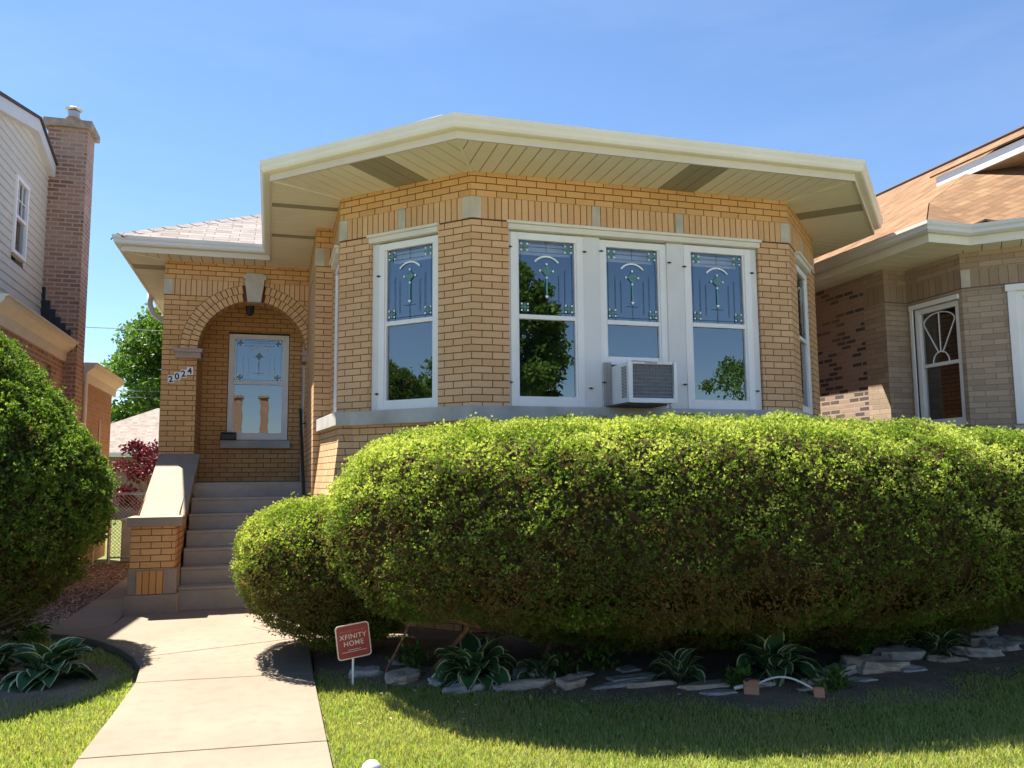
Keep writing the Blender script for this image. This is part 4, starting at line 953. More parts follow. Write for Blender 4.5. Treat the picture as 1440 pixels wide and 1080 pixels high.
# ================================================================== BACK YARD
fy = 15.72
fe = empty('chain_link_fence', (-2.2, fy, 0), 'low chain link gate and fence at the end of the side path', 'fence')
mb = MB(); 
for x in (-2.62, -2.02, -1.44): 
    p_ = MB(); p_.tube([(x, fy, -.05), (x, fy, 1.18), (x, fy, 1.21)], [.028, .028, .012], 8); p_.build('post', m_galv, fe)
mb.tube([(-2.62, fy, 1.14), (-2.02, fy, 1.14)], .018, 8); mb.tube([(-2.02, fy, 1.12), (-1.42, fy, 1.12)], .018, 8); mb.tube([(-2.60, fy, .06), (-2.04, fy, .06)], .016, 8); mb.build('rail', m_galv, fe)
mb = MB(); s_ = .062
for k in range(-20, 22):
    for sg in (1, -1):
        x = -2.0+k*s_; a = (x, .05); b = (x+sg*1.08, 1.13); P = []
        t0, t1 = 0, 1
        for lim, s__ in ((-2.62, 1), (-1.44, -1)):
            ta = (lim-a[0])/(b[0]-a[0]); 
            if (b[0]-a[0])*s__ > 0: t0 = max(t0, ta)
            else: t1 = min(t1, ta)
        if t1-t0 > .02: mb.tube([(a[0]+(b[0]-a[0])*t0, fy+.003*sg, a[1]+1.08*t0), (a[0]+(b[0]-a[0])*t1, fy+.003*sg, a[1]+1.08*t1)], .0035, 4, cap=False)
mb.build('wire_mesh', m_galv, fe)
wt = empty('waste_bin', (-2.32, 16.1, 0), 'pale grey bin standing behind the chain link gate', 'bin')
mb = MB(); mb.prism([(-2.48, 16.0), (-2.2, 16.0), (-2.2, 16.3), (-2.48, 16.3)], -.05, .66); mb.build('body', simple('bin_grey', (.42, .42, .40), .6), wt, bevel=.02); mb = MB(); mb.box(-2.5, -2.18, 15.97, 16.33, .661, .70); mb.build('lid', simple('bin_lid', (.48, .48, .46), .6), wt, bevel=.01)
ga = empty('garage', (-4, 34, 0), 'low garage with pale brown hipped roof behind the back yard', 'garage')
mb = MB(); mb.box(-8.2, 4.0, 34, 40, -.06, 2.35); mb.build('wall', m_redwall, ga)
mb = MB(); mb.face([(-8.6, 33.6, 2.33), (4.4, 33.6, 2.33), (.6, 37.2, 4.3), (-4.6, 37.2, 4.3)]); mb.face([(-8.6, 33.6, 2.33), (-4.6, 37.2, 4.3), (-8.6, 40.8, 2.33)]); mb.face([(4.4, 33.6, 2.33), (4.4, 40.8, 2.33), (.6, 37.2, 4.3)]); mb.build('roof', m_roof_b, ga)
mb = MB(); mb.box(-8.65, 4.45, 33.5, 33.6, 2.2, 2.36); mb.build('gutter', m_gutter_w, ga)

# ---- trees
def tree(name, base, h, cr, label, cat='tree', mat=None, seed=1, nleaf=16000, leaf=.16, cz=.62, squash=1.0, group=None, tr=.22, gaps=.5, nclump=60, low=.25):
    rng = np.random.default_rng(seed); rr = random.Random(seed)
    root = empty(name, base, label, cat, group); b = Vector(base); mb = MB()
    top = b+Vector((rr.uniform(-.3, .3), rr.uniform(-.3, .3), h*.8))
    mb.tube([b-Vector((0, 0, .1)), b+Vector((.05, .02, h*.2)), b+Vector((-.06, .05, h*.5)), top], [tr*1.25, tr, tr*.7, tr*.15], 9)
    cl = []
    cc = np.array(base)+[0, 0, h*cz]
    for k in range(nclump):
        d = unit(rng.normal(size=3)); rad = rng.uniform(.35, 1.0)**.6
        p = cc+d*rad*np.array([cr, cr, h*(1-cz)*squash if d[2] > 0 else h*(cz-low)])
        cl.append((p, rng.uniform(.16, .30)*cr*(1.15-.3*rad)))
    for k in range(18):
        p, r_ = cl[k*len(cl)//18]; s_ = b+Vector((0, 0, h*rr.uniform(.25, .6))); e = Vector(p); mid = s_.lerp(e, .5)+Vector((0, 0, -.04*h)); mb.tube([s_, mid, e], [tr*.4, tr*.25, tr*.06], 6, cap=False)
    mb.build('trunk', m_bark, root)
    k = rng.integers(0, len(cl), nleaf); C = np.array([c[0] for c in cl])[k]; Rr = np.array([c[1] for c in cl])[k][:, None]
    P = C+unit(rng.normal(size=(nleaf, 3)))*Rr*rng.random((nleaf, 1))**.45*[1.15, 1.15, .8]
    D = unit(rng.normal(size=(nleaf, 3))+[0, 0, -.2]); S = unit(np.cross(D, rng.normal(size=(nleaf, 3))))
    tint = .5+.3*(rng.random(len(cl))-.5)[k]+rng.normal(0, .16, nleaf)
    leafmesh('crown', P, D, S, leaf*rng.uniform(.6, 1.3, nleaf), leaf*.6*rng.uniform(.7, 1.2, nleaf), tint, mat or m_tree, root)
    return root
tree('leafy_tree', (-3.6, 46, -.06), 11.2, 4.4, 'tall bright green tree rising behind the garage on the left', seed=3, nleaf=60000, leaf=.24, nclump=170, low=.0)
tree('leafy_tree', (2.2, 50, -.06), 11.5, 4.6, 'tall green tree half hidden behind the porch pier', seed=9, nleaf=26000, leaf=.22, nclump=90, low=.08)
tree('red_maple', (-2.9, 23.0, -.06), 2.4, 1.0, 'small maroon leaved maple behind the chain link fence', seed=4, nleaf=5200, leaf=.10, mat=m_maple, tr=.06, nclump=40, low=.1)
# ---- overhead wires
mb = None
for i, (z0, z1, y) in enumerate(((8.55, 8.35, 40), (5.62, 5.7, 40.5), (5.35, 5.45, 41), (4.10, 4.12, 40.2), (3.85, 3.9, 40.4))):
    mb = MB(); pts = [(-40+k*8, y+.3*k, z0+(z1-z0)*k/10-.5*(1-((k-5)/5)**2)*.4) for k in range(11)]; mb.tube(pts, .018, 5)
    pl_ = ['highest single overhead wire crossing the sky left of the porch', 'upper wire of the pair above the garage tree line', 'lower wire of the upper pair crossing the tree', 'upper wire of the lower pair just above the garage roof', 'lowest overhead wire just above the garage roof'][i]
    tag(mb.build('overhead_wire', m_galv), pl_, 'wire', 'overhead wires behind the yard')

# ---- houses and trees across the street, seen mirrored in the windows
for i, (x, wd) in enumerate(((-26, 8.2), (-16, 8), (-6, 7.6), (4.2, 7.8), (14.4, 8.2), (24.6, 8))):
    t = empty('far_side_house', (x, -30, -.06), ['leftmost of the six brick bungalows in the row across the street', 'second brick bungalow from the left in the row across the street', 'third bungalow from the left across the street, its chimney mirrored in the porch window', 'fourth bungalow from the left across the street, right of the mirrored gap', 'fifth brick bungalow from the left, mirrored behind the tree in the bay window', 'rightmost of the six brick bungalows in the row across the street'][i], 'house', 'bungalows across the street')
    mb = MB(); mb.box(x-wd/2, x+wd/2, -42, -30, -.06, 3.6); mb.build('wall', m_redwall if i % 2 else m_brick_o, t)
    mb = MB(); zr = 6.0; a = x-wd/2-.5; b = x+wd/2+.5; y0, y1 = -29.4, -42.6
    mb.face([(b, y0, 3.6), (a, y0, 3.6), (x-.3, y0-4.4, zr), (x+.3, y0-4.4, zr)]); mb.face([(a, y0, 3.6), (a, y1, 3.6), (x-.3, y1+4.4, zr), (x-.3, y0-4.4, zr)]); mb.face([(b, y1, 3.6), (b, y0, 3.6), (x+.3, y0-4.4, zr), (x+.3, y1+4.4, zr)])
    mb.build('roof', m_roof_t if i % 2 else m_roof_b, t)
    mb = MB(); cxx = {-6: -2.35, 4.2: -.75}.get(x, x-wd*.35); mb.box(cxx, cxx+.50, -30.6, -29.9, -.06, 6.5); mb.box(cxx-.08, cxx+.58, -30.68, -29.82, 6.5, 6.65); mb.build('chimney', m_redwall, t)
    for wx in (-2.4, -.9, .6, 2.2):
        mb = MB(); mb.box(x+wx, x+wx+1.1, -29.99, -29.93, 1.4, 3.0); mb.build('window', m_dark, t)
tree('street_tree', (8.1, -12.5, -.06), 8.8, 2.0, 'large green tree mirrored in the left pane of the bay', seed=21, nleaf=22000, leaf=.2, nclump=90, low=.42)
tree('street_tree', (22.5, -19, -.06), 8.5, 3.0, 'round green tree mirrored in the right pane of the bay', seed=22, nleaf=10000, leaf=.2, nclump=60, low=.12)
tree('street_tree', (-14, 3.3, -.06), 5.6, 1.9, 'green tree mirrored at the edge of the left angled window', seed=23, nleaf=10000, leaf=.2, nclump=60, low=.12)

# ================================================================== PLANTING
# big hedge
def patch(P):                                   # bare, twiggy patches on the shaded face
    Q = P*np.array([1.0, 1.0, .55]); return pnoise(Q, .75)+.5*pnoise(Q+3.3, 1.9)
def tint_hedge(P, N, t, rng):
    t = t-.10+.44*np.clip((N[:, 2]-.10)/.35, 0, 1)+.10*pnoise(P, .5)  # upward-facing needles tinted paler: sunlight on the top painted into the colour
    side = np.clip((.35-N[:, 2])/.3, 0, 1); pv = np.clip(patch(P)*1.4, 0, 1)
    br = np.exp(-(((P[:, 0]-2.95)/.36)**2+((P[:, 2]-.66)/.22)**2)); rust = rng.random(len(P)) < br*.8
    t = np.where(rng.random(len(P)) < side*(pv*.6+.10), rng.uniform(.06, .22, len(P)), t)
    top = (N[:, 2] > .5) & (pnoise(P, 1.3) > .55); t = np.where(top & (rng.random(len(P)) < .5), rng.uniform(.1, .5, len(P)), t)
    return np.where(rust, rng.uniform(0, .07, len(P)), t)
def sparse_hedge(P, N):
    side = np.clip((.35-N[:, 2])/.3, 0, 1); return 1-side*np.clip(patch(P)*1.3, 0, .68)*np.clip((P[:, 2]-.35)/.3, 0, 1)-.02
def dome(c, a, b, prof, e2=1.0, nu=260, nv=90, back=1.0):
    """prof: (radius fraction, height) from the crown down to the underside"""
    pr = np.array(prof); sl = np.concatenate([[0], np.cumsum(np.hypot(np.diff(pr[:, 0])*b, np.diff(pr[:, 1])))]); t = np.linspace(0, sl[-1], nv)
    rr_ = np.interp(t, sl, pr[:, 0]); zz_ = np.interp(t, sl, pr[:, 1])
    k = np.ones(5)/5; rr_[2:-2] = np.convolve(rr_, k, 'valid'); zz_[2:-2] = np.convolve(zz_, k, 'valid')
    th = np.linspace(-np.pi, np.pi, nu); sg = lambda x: np.sign(x)*np.abs(x)**e2
    cx_ = sg(np.cos(th))[:, None]; X = c[0]+a*np.where(cx_ < 0, cx_*(rr_[None, :]**(1-.45*np.abs(cx_))), cx_*rr_[None, :]); sy = sg(np.sin(th)); sy = np.where(sy > 0, sy*back, sy); Y = c[1]+b*sy[:, None]*rr_[None, :]
    return np.stack([X, Y, np.broadcast_to(zz_[None, :], X.shape)], -1)
G = dome((4.55, 6.25), 4.15, 2.05, [(0, 1.77), (.35, 1.80), (.52, 1.79), (.70, 1.76), (.83, 1.70), (.91, 1.61), (.965, 1.46), (.992, 1.25), (1.0, .93), (.985, .74), (.94, .58), (.83, .47), (.68, .39), (.55, .33), (.42, .15), (.05, .0)], e2=.8, nu=420, nv=110, back=.5)
G[..., 2] -= np.clip(G[..., 0]-3.6, 0, 4)*.052*np.clip(G[..., 2]-.8, 0, 1)+.03*np.clip(1.8-G[..., 0], 0, 1.5)*np.clip(G[..., 2]-.8, 0, 1)
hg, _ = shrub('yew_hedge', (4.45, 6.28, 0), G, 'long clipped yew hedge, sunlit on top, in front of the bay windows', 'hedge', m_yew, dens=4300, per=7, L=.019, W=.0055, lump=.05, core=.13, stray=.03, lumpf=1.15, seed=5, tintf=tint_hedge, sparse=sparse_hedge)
tw = []
rg = random.Random(4)
def face_pt(th, z, r_):
    c_, s_ = math.cos(th), math.sin(th); sg = lambda v: math.copysign(abs(v)**.8, v); return Vector((4.55+4.15*sg(c_)*r_, 6.25+2.05*sg(s_)*r_, z))
for k in range(300):                            # upright fans of bare twigs just inside the face
    th = rg.uniform(-3.05, -.35); z0 = rg.uniform(.5, 1.0); root_ = face_pt(th+rg.uniform(-.06, .06), z0-.1, rg.uniform(.72, .86))
    if patch(np.array([root_]))[0] < -.05 and rg.random() < .8: continue
    for j in range(rg.randint(3, 7)):
        z1 = z0+rg.uniform(.18, .48); b = face_pt(th+rg.uniform(-.05, .05), min(z1, 1.5), rg.uniform(.95, .985) if z1 < 1.25 else .94); tw.append((root_, b, rg.uniform(.002, .0045)))
for k in range(26):
    x = .9+k*.29+rg.uniform(-.1, .1); tw.append(((x, 6.4+rg.uniform(-.3, .3), -.06), (x+rg.uniform(-.5, .5), 5.6, .9), rg.uniform(.012, .028)))
twigs(hg, tw)
# small hedge bush by the path
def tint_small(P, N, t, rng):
    t = t-.04+.34*np.clip((N[:, 2]-.1)/.4, 0, 1)  # paler tint on upward faces paints in the sun on the bush top
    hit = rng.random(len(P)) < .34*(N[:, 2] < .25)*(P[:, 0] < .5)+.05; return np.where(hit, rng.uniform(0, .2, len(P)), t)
G = superellipsoid((.55, 7.10, .66), .80, .92, .56, .60, e1=.72, e2=.8, nu=110, nv=60)
z = G[..., 2]; f = np.clip((.6-z)/.6, 0, 1); G[..., 0] = .66+(G[..., 0]-.66)*(1-.35*f); G[..., 1] = 7.2+(G[..., 1]-7.2)*(1-.3*f)
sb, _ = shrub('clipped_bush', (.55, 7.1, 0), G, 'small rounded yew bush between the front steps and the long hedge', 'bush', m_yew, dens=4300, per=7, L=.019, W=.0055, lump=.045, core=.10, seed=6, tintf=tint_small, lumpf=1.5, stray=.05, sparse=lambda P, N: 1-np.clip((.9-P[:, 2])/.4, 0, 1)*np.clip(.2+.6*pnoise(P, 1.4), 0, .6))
tw = []
for k in range(150):
    th = rg.uniform(0, 6.28); z = rg.uniform(.2, .85); r_ = .68+.06*z; tw.append(((.6, 7.1, z-.15), (.58+r_*math.cos(th), 7.12+1.1*r_*math.sin(th), z), rg.uniform(.002, .005)))
tw.append(((.55, 7.2, -.06), (.6, 7.15, .6), .04)); twigs(sb, tw)
# tall cone bush on the left
def cone(c, nu=150, nv=110):
    t = np.linspace(0, 1, nv); zs = 3.05*t
    prof = np.interp(zs, [0, .12, .26, .58, .97, 1.29, 1.55, 1.94, 2.30, 2.73, 2.95, 3.05], [.35, .62, .84, 1.20, 1.42, 1.46, 1.36, 1.10, .82, .44, .2, 0])
    th = np.linspace(-np.pi, np.pi, nu); T, Zz = np.meshgrid(th, zs, indexing='ij'); Rr = prof[None, :]
    return np.stack([c[0]+Rr*np.cos(T), c[1]+Rr*np.sin(T), c[2]+Zz], -1)
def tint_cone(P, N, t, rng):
    t = t+.22*np.clip(N[:, 2]+.1, 0, .6)  # sunlit look of upper tufts put into the tint by upward normal
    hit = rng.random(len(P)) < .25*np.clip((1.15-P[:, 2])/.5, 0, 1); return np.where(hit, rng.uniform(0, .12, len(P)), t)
G = cone((-2.75, 7.7, .03))
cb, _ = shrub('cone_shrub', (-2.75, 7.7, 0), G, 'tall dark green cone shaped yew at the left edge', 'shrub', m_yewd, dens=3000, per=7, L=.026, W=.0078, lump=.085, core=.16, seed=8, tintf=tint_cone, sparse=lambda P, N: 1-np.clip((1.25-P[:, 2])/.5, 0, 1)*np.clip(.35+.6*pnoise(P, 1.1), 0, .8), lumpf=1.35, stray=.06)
tw = []
for k in range(520):
    th = rg.uniform(-2.6, 1.2); z = rg.uniform(.35, 1.15); r_ = 1.40*(.60+.38*min(1, z/1.15)); a = (-2.75+.3*math.cos(th), 7.7+.3*math.sin(th), z-.35); b = (-2.75+r_*math.cos(th), 7.7+r_*math.sin(th), z+rg.uniform(-.1, .1)); tw.append((a, b, rg.uniform(.003, .010)))
tw.append(((-2.75, 7.75, -.06), (-2.75, 7.75, 1.5), .06)); twigs(cb, tw, mat=simple('pale_twig', (.20, .14, .09), .9, .3, 20))

# hostas
q = NB('hosta_leaf'); uv = q.coord('UV'); sx_ = q.n('ShaderNodeSeparateXYZ'); q.l(uv, sx_.inputs[0])
edge = q.math('ABSOLUTE', q.math('SUBTRACT', sx_.outputs[0], .5)); nz = q.n('ShaderNodeTexNoise'); nz.inputs['Scale'].default_value = 6; q.l(uv, nz.inputs['Vector'])
edge = q.math('ADD', edge, q.math('MULTIPLY', q.math('SUBTRACT', nz.outputs['Fac'], .5), .12))
inner = q.ramp(q.noise(7, 4), [(.3, (.028, .085, .035)), (.7, (.06, .15, .05))])
q.l(q.mix(q.ramp(edge, [(.405, (0, 0, 0)), (.43, (1, 1, 1))]), inner, (.55, .60, .34)), q.b.inputs['Base Color']); q.b.inputs['Roughness'].default_value = .4; q.b.inputs['Specular IOR Level'].default_value = .45
wv = q.math('SINE', q.math('MULTIPLY', sx_.outputs[0], 55.0)); q.bump(wv, .0012)
m_hosta = q.m
def hosta(x, y, r, h, n, label, seed, lw=.25, mat=None, name='hosta_plant'):
    rr = random.Random(seed); mb = MB(); base = Vector((x, y, -.04))
    n = int(n*1.7)
    for k in range(n):
        th = rr.uniform(0, 6.283) if k > n//2 else 6.283*k/(n//2)+rr.uniform(-.2, .2); lay = rr.random(); el = R(75-58*lay+rr.uniform(-8, 8)); Ln = r*rr.uniform(.50, .90)*(1.0 if lay > .3 else .85); st = rr.uniform(.35, .5)
        d = Vector((math.cos(th), math.sin(th), 0)); sd = Vector((-d.y, d.x, 0)); W = Ln*lw*rr.uniform(.85, 1.15); roll = rr.uniform(-.35, .35)
        pts = []; p = base+d*.02; e = el; NS = 9; rows = []
        for i in range(NS+1):
            t = i/NS; rows.append((Vector(p), e, t)); p = p+(d*math.cos(e)+Vector((0, 0, math.sin(e)*(h/r)*1.6)))*(Ln/NS); e -= R(7+6*lay)*(1 if t > .2 else .3)
        prev = None
        for p_, e_, t in rows:
            w_ = .006 if t < st*.8 else W*max(0, math.sin(math.pi*min(1, (t-st*.8)/(1-st*.8))**.75))**.8+.001
            up_ = Vector((-d.x*math.sin(e_), -d.y*math.sin(e_), math.cos(e_))); s__ = (sd*math.cos(roll)+up_*math.sin(roll))
            row = [(p_+s__*w_*a+up_*w_*.35*abs(a)*(1 if t > st else 0), (a*.5+.5, t)) for a in (-1, -.6, 0, .6, 1)]
            if prev:
                for j in range(4): mb.face([prev[j][0], prev[j+1][0], row[j+1][0], row[j][0]], [prev[j][1], prev[j+1][1], row[j+1][1], row[j][1]])
            prev = row
    o = mb.build(name, mat or m_hosta, None, smooth=True, loc=(x, y, -.04)); return tag(o, label, 'plant', 'variegated hostas along the rock edging' if mat is None else None)
hosta(1.40, 5.84, .40, .36, 46, 'largest white edged hosta, nearest the yard sign', 1)
hosta(1.86, 5.74, .25, .22, 18, 'small white edged hosta right of the largest one', 2)
hosta(2.74, 5.36, .28, .27, 24, 'mid sized white edged hosta behind the left foot of the sprinkler', 3)
hosta(3.42, 5.28, .42, .38, 46, 'wide white edged hosta behind the sprinkler arch', 4)
hosta(5.02, 5.48, .34, .30, 26, 'white edged hosta farthest right among the rocks', 5)
hosta(-1.48, 6.75, .42, .34, 44, 'big white edged hosta on the left lawn below the cone shrub', 6)
hosta(-1.95, 7.0, .36, .3, 30, 'white edged hosta at the left picture edge beside the big one', 7)
hosta(-2.05, 8.55, .26, .24, 14, 'white edged hosta at the corner of the side path', 8)
rr = random.Random(9)
def weed(x, y, r, label, seed):
    rng = np.random.default_rng(seed); n = 130; P = np.stack([x+rng.normal(0, r*.45, n), y+rng.normal(0, r*.35, n), rng.uniform(-.03, r*.9, n)], -1)
    D = unit(np.stack([P[:, 0]-x, P[:, 1]-y, np.full(n, .08)], -1)+rng.normal(0, .08, (n, 3))); S = unit(np.cross(D, [0, 0, 1])+rng.normal(0, .2, (n, 3)))
    return tag(leafmesh('weed', P, D, S, rng.uniform(.04, .08, n), rng.uniform(.02, .04, n), rng.random(n), m_weed, loc=(x, y, -.04)), label, 'weed', 'leafy weeds under the hedge')
for i, (x, y, r, l) in enumerate(((2.02, 5.8, .13, 'leafy green weed in front of the small hosta'), (2.33, 5.85, .14, 'leafy weed under the middle of the hedge, left of the flat rocks'), (.55, 7.0, .14, 'low green weed at the foot of the small bush'), (1.05, 6.35, .14, 'low weed between the yard sign and the big hosta'), (3.05, 5.12, .08, 'tiny weed beside the left foot of the sprinkler'), (3.62, 4.86, .10, 'small weed right of the sprinkler arch'), (4.4, 5.55, .10, 'small weed behind the grey rocks'), (-1.95, 8.3, .12, 'small weed beside the path corner hosta'))): weed(x, y, r, l, 50+i)

# rocks
m_rock = simple('grey_fieldstone', (.44, .43, .41), .9, .3, 9, bump=.006, bscale=35); m_rockt = simple('tan_fieldstone', (.50, .43, .34), .9, .25, 9, bump=.006, bscale=35)
def rock(x, y, sx, sy, sz, rz, label, seed, mat):
    import bmesh
    bm = bmesh.new(); bmesh.ops.create_cube(bm, size=2); bmesh.ops.subdivide_edges(bm, edges=bm.edges, cuts=5, use_grid_fill=True)
    rr = random.Random(seed); o_ = Vector((rr.uniform(0, 50), rr.uniform(0, 50), 0)); sk = rr.uniform(-.25, .25)
    for v in bm.verts:
        c = v.co.copy(); c = c*.45+c.normalized()*.75; c.z = max(-.8, min(.8, c.z))
        nn = mnoise.noise(c*1.1+o_)*.5+mnoise.noise(c*3.2+o_)*.16+mnoise.noise(c*7+o_)*.06; c += c.normalized()*nn; c.x += sk*c.y; v.co = Vector((c.x*sx/2, c.y*sy/2, c.z*sz/2))
    me = bpy.data.meshes.new('edging_rock'); bm.to_mesh(me); bm.free(); me.materials.append(mat)
    o = bpy.data.objects.new('edging_rock', me); COL.objects.link(o); o.location = (x, y, -.045+sz*.32); o.rotation_euler = (rr.uniform(-.12, .12), rr.uniform(-.12, .12), rz)
    return tag(o, label, 'rock', 'flat rocks edging the hedge bed')
RK = [(.70, 6.27, .20, .12, .08, 0, 'small grey rock just behind the yard sign'), (.93, 6.03, .23, .15, .09, .5, 'pale jagged rock right of the yard sign, at the left end of the edging'), (1.02, 6.55, .18, .1, .06, .2, 'grey rock half hidden behind the pale jagged one'),
 (1.30, 5.66, .24, .12, .06, .1, 'flat light grey rock in front of the largest hosta'), (1.70, 5.60, .30, .13, .07, -.1, 'long flat tan rock right of the largest hosta'), (1.80, 5.78, .22, .16, .10, .2, 'tan angular rock stacked behind the long flat tan one'), (1.53, 5.58, .09, .07, .04, 0, 'fist sized rock between two flat ones by the largest hosta'),
 (2.02, 5.52, .20, .15, .09, .4, 'grey wedge shaped rock under the small hosta'), (2.30, 5.40, .26, .10, .05, 0, 'thin flat rock, left of the double stack'), (2.47, 5.52, .34, .14, .06, .1, 'long tan slab on top of the double stack'), (2.52, 5.36, .30, .12, .06, -.05, 'pale slab at the front of the double stack'), (2.55, 5.75, .16, .12, .06, .3, 'small grey rock behind the double stack'), (2.20, 5.72, .10, .08, .06, .3, 'small pale rock behind the weed'),
 (2.86, 5.18, .34, .12, .06, .05, 'long light slab behind the left foot of the sprinkler'), (2.86, 5.02, .22, .09, .04, 0, 'thin slab lying left of the sprinkler foot'), (3.22, 5.10, .22, .12, .06, 0, 'dim grey rock under the sprinkler arch'), (3.62, 5.08, .20, .14, .07, .3, 'grey rock right of the sprinkler arch'),
 (3.90, 5.22, .26, .18, .10, .2, 'grey rock with flat top beyond the sprinkler'), (3.95, 5.0, .16, .1, .05, 0, 'small bluish rock in front of the flat topped one'), (4.28, 5.28, .42, .26, .12, .15, 'large bluish slab, widest rock in the edging'), (4.68, 5.50, .34, .22, .13, -.2, 'upright grey rock right of the widest slab'), (4.48, 5.16, .22, .14, .06, 0, 'low grey rock in front of the widest slab'),
 (4.98, 5.32, .26, .14, .06, .1, 'flat rock below the farthest right hosta'), (5.35, 5.42, .34, .2, .10, 0, 'brown grey rock right of the farthest hosta'), (5.72, 5.52, .26, .18, .10, .3, 'dark rock near the right end of the edging'), (5.62, 5.72, .24, .2, .12, .1, 'rock stacked behind the dark one near the right end'), (6.0, 5.66, .3, .2, .08, 0, 'rock at the right picture edge'), (5.9, 5.95, .3, .2, .14, 0, 'tall rock behind the right end of the edging'), (3.42, 4.92, .10, .08, .04, 0, 'pebble sized rock beside the right foot of the sprinkler'), (1.16, 5.86, .11, .09, .05, 0, 'small rock between the pale jagged rock and the largest hosta')]
for i, (x, y, sx, sy, sz, rz, l) in enumerate(RK): rock(x, y, sx, sy, sz, rz, l, 100+i, m_rockt if i % 3 == 1 else m_rock)
# pebbles and litter in the soil
n = 420; rng = np.random.default_rng(12); P = np.stack([rng.uniform(.5, 6.5, n), 5.25+rng.normal(0, .28, n), np.full(n, -.018)], -1); D = unit(rng.normal(size=(n, 3))*[1, 1, .3]); S = unit(np.cross(D, [0, 0, 1])+rng.normal(0, .4, (n, 3)))
tag(leafmesh('leaf_litter', P, D, S, rng.uniform(.012, .04, n), rng.uniform(.008, .02, n), rng.random(n)**.6, m_chip), 'scraps of dry leaf and pebbles on the bare soil of the bed', 'litter', kind='stuff')

# ---- grass
def inpoly(P, poly):
    x, y = P[:, 0], P[:, 1]; r = np.zeros(len(P), bool); n = len(poly)
    for i in range(n):
        (x0, y0), (x1, y1) = poly[i], poly[(i+1) % n]; c = ((y0 > y) != (y1 > y)) & (x < (x1-x0)*(y-y0)/(y1-y0+1e-12)+x0); r ^= c
    return r
def grass(name, region, excl, dens, label, seed, h=.038, hole=None, dry=.0):
    rng = np.random.default_rng(seed); xs = [p[0] for p in region]; ys = [p[1] for p in region]
    A = (max(xs)-min(xs))*(max(ys)-min(ys)); n = int(A*dens); P = np.stack([rng.uniform(min(xs), max(xs), n), rng.uniform(min(ys), max(ys), n), np.full(n, -.058)], -1)
    D_ = np.hypot(P[:, 0], P[:, 1]); keep = inpoly(P, region) & (rng.random(n) < np.clip(5.0/D_, .35, 1)**1.3)
    for e, soft in excl:
        q_ = P+np.stack([rng.normal(0, soft, n), rng.normal(0, soft, n), np.zeros(n)], -1); keep &= ~inpoly(q_, e)
    if hole is not None: keep &= rng.random(n) > hole(P)
    P = P[keep]; n = len(P); D_ = np.hypot(P[:, 0], P[:, 1])
    lean = rng.normal(0, .45, (n, 2)); D = unit(np.stack([lean[:, 0], lean[:, 1], np.ones(n)], -1)); S = unit(np.stack([rng.normal(size=n), rng.normal(size=n), np.zeros(n)], -1))
    hh = h*rng.uniform(.5, 1.3, n)*(1+.25*pnoise(P, .9)); pat = pnoise(P*[1, 1, 0], .55)*.22+pnoise(P*[1, 1, 0], 2.2)*.12
    t = .62+pat+rng.normal(0, .13, n); t = np.where(rng.random(n) < .15+dry+.25*np.clip(pnoise(P*[1, 1, 0], .9), 0, 1), rng.uniform(0, .25, n), t)
    o = leafmesh(name, P, D, S, hh, .0055*np.clip(D_/4, .8, 1.8)*rng.uniform(.7, 1.3, n), t, m_blade); return tag(o, label, 'grass', kind='stuff')
bedE = [(.36, 6.5), (.75, 6.2), (1.1, 5.85), (1.7, 5.5), (2.4, 5.22), (3.2, 4.92), (4.2, 4.9), (5.2, 5.15), (6.6, 5.4), (8.5, 5.6), (9.5, 7.3), (2, 7.45), (.4, 8.6)]
grass('grass', [(.345, 2.0), (8, .8), (9, 5.6), (5.2, 5.1), (3, 5.0), (1.2, 6.0), (.345, 6.6)], [(bedE, .20)], 12500, 'mown lawn grass right of the walkway, shaded near the hedge', 31, dry=.03)
grass('grass', [(-.925, 2.0), (-6, 2.0), (-6, 9.0), (-2.3, 8.72), (-1.9, 8.52), (-1.6, 8.28), (-1.36, 7.95), (-1.16, 7.55), (-1.03, 7.2), (-.94, 6.88), (-.895, 6.4)], [([(-1.35, 7.3), (-1.25, 6.7), (-1.7, 6.35), (-2.6, 6.3), (-3.6, 6.8), (-4, 8.8), (-2.2, 8.55), (-1.8, 7.9)], .14)], 10500, 'lawn grass left of the walkway in front of the cone shrub', 32)
grass('grass', [(-1.9, 16.2), (-1.2, 16.2), (3, 33), (-9, 33), (-4, 18), (-2.8, 17.2)], [], 500, 'sunlit back yard grass beyond the chain link gate', 33, h=.06)

# ---- yard sign
sg = empty('yard_sign', (.58, 5.97, -.06), 'small maroon home security sign on a white stake beside the walkway', 'sign')
mb = MB(); mb.tube([(.58, 5.982, -.1), (.58, 5.982, .30)], .008, 8); mb.build('stake', m_white, sg)
def rrect(w, h, r, n=6):
    out = []
    for cx, cy, a0 in ((w/2-r, h/2-r, 0), (-w/2+r, h/2-r, 90), (-w/2+r, -h/2+r, 180), (w/2-r, -h/2+r, 270)):
        for k in range(n+1): a = R(a0+90*k/n); out.append((cx+r*math.cos(a), cy+r*math.sin(a)))
    return out
M0 = Matrix.Translation(Vector((.578, 5.965, .272)))@Matrix.Rotation(R(6), 4, 'Z')@Matrix.Rotation(R(-7), 4, 'Y')@Matrix.Rotation(R(90), 4, 'X')
def plate(w, h, r, z0, z1, name, mat, par):
    mb = MB(); P = rrect(w, h, r); f = [M0@Vector((x, y, z1)) for x, y in P]; b = [M0@Vector((x, y, z0)) for x, y in P]; mb.face(f); mb.face(b[::-1])
    for i in range(len(P)): j = (i+1) % len(P); mb.face([b[i], b[j], f[j], f[i]])
    return mb.build(name, mat, par)
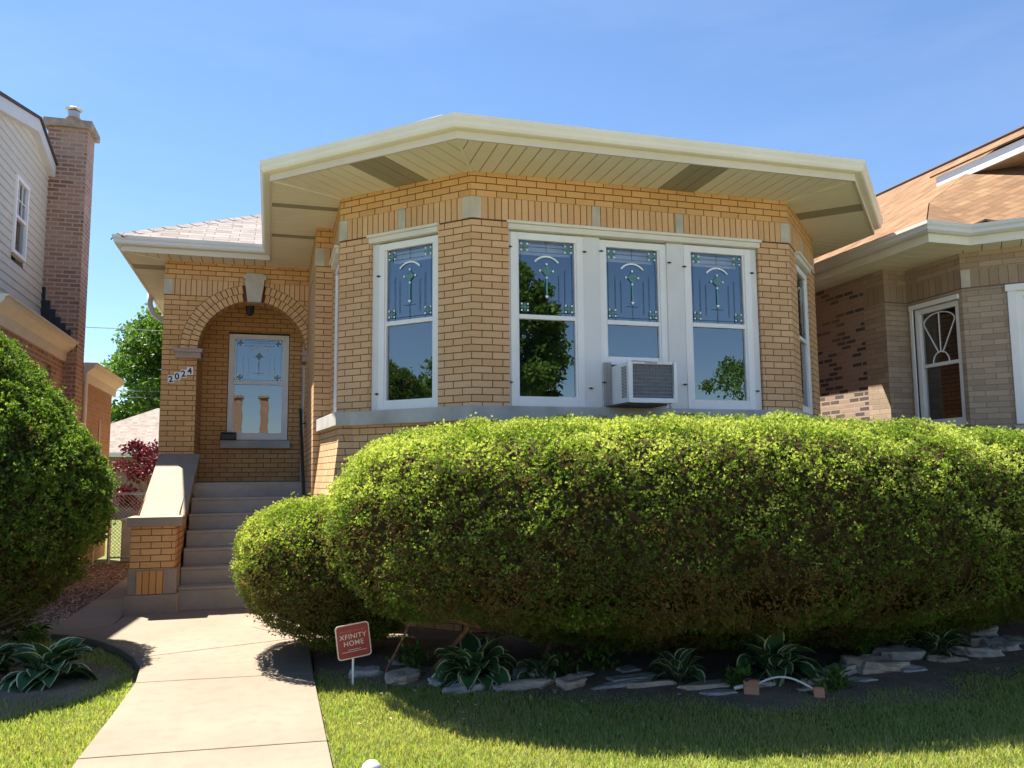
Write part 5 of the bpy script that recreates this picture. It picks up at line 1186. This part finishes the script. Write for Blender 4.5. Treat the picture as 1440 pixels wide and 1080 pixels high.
m_sred = simple('maroon_sign', (.33, .035, .055), .35, .06); m_swht = simple('sign_cream', (.78, .70, .62), .4, .03); m_spink = simple('faded_pink', (.50, .13, .15), .4)
pb = plate(.236, .234, .025, -.002, .0015, 'panel', m_swht, sg); plate(.220, .218, .019, .0016, .0030, 'face', m_sred, sg)
ML = Matrix.Translation(-Vector(sg.location))@M0
text('PROTECTED BY', .0235, m_spink, sg, ML@Matrix.Translation((0, .062, .0035)), bold=.0003)
text('XFINITY', .047, m_swht, sg, ML@Matrix.Translation((0, .018, .0035)), bold=.0002)
text('HOME', .047, m_swht, sg, ML@Matrix.Translation((0, -.028, .0035)), bold=.0002)
mb = MB()
for w_, y_ in ((.085, -.058), (.165, -.070)):
    k = -w_/2
    while k < w_/2: l_ = random.uniform(.004, .010); mb.face([M0@Vector((k, y_, .0036)), M0@Vector((k+l_, y_, .0036)), M0@Vector((k+l_, y_+.004, .0036)), M0@Vector((k, y_+.004, .0036))]); k += l_+.0015
mb.build('fine_print', m_swht, sg)
# ---- lawn sprinkler
sp = empty('lawn_sprinkler', (3.2, 4.93, -.04), 'oscillating lawn sprinkler with white curved tube and faded orange feet', 'sprinkler')
m_or = simple('faded_orange_plastic', (.50, .24, .14), .5, .12)
P0, P1 = Vector((3.02, 4.99, -.04)), Vector((3.40, 4.78, -.04))
for P_, s_ in ((P0, 1.15), (P1, .8)):
    mb = MB(); d = (P1-P0).normalized(); n_ = Vector((-d.y, d.x, 0))
    prof = [(-.055, 0), (.055, 0), (.045, .05), (.02, .085), (-.02, .085), (-.045, .05)]
    a = [P_+n_*x*s_*1.0+Vector((0, 0, z*s_)) for x, z in prof]; b = [p_+d*.085*s_ for p_ in a]; mb.face(a); mb.face(b[::-1])
    for i in range(6): j = (i+1) % 6; mb.face([a[j], a[i], b[i], b[j]])
    mb.build('foot', m_or, sp, bevel=.008)
mb = MB(); mb.tube([P0.lerp(P1, t)+Vector((0, 0, .055+.065*math.sin(math.pi*max(0, (t-.15)/.85)))) for t in np.linspace(.1, 1.0, 16)], .0065, 8); mb.build('spray_tube', m_white, sp, smooth=True)
mb = MB(); mb.box(P0.x-.005, P0.x+.045, P0.y-.04, P0.y+.015, .045, .07); mb.build('motor', m_black, sp, bevel=.006)
mb = MB(); mb.tube([P0+Vector((.0, 0, .05)), P0+Vector((-.06, .01, .04))], .012, 8); mb.build('hose_inlet', m_white, sp)
# ---- white capped pipe at the bottom edge
cp = MB(); cp.tube([(.485, 4.07, -.1), (.485, 4.07, .03), (.485, 4.07, .06), (.485, 4.07, .078), (.485, 4.07, .084)], [.048, .048, .042, .022, .001], 20)
o = cp.build('pipe_cap', simple('white_plastic', (.72, .71, .72), .35, .03), smooth=True); o.location = (0, 0, 0); tag(o, 'round white pipe cap poking out of the lawn at the bottom edge', 'pipe cap')
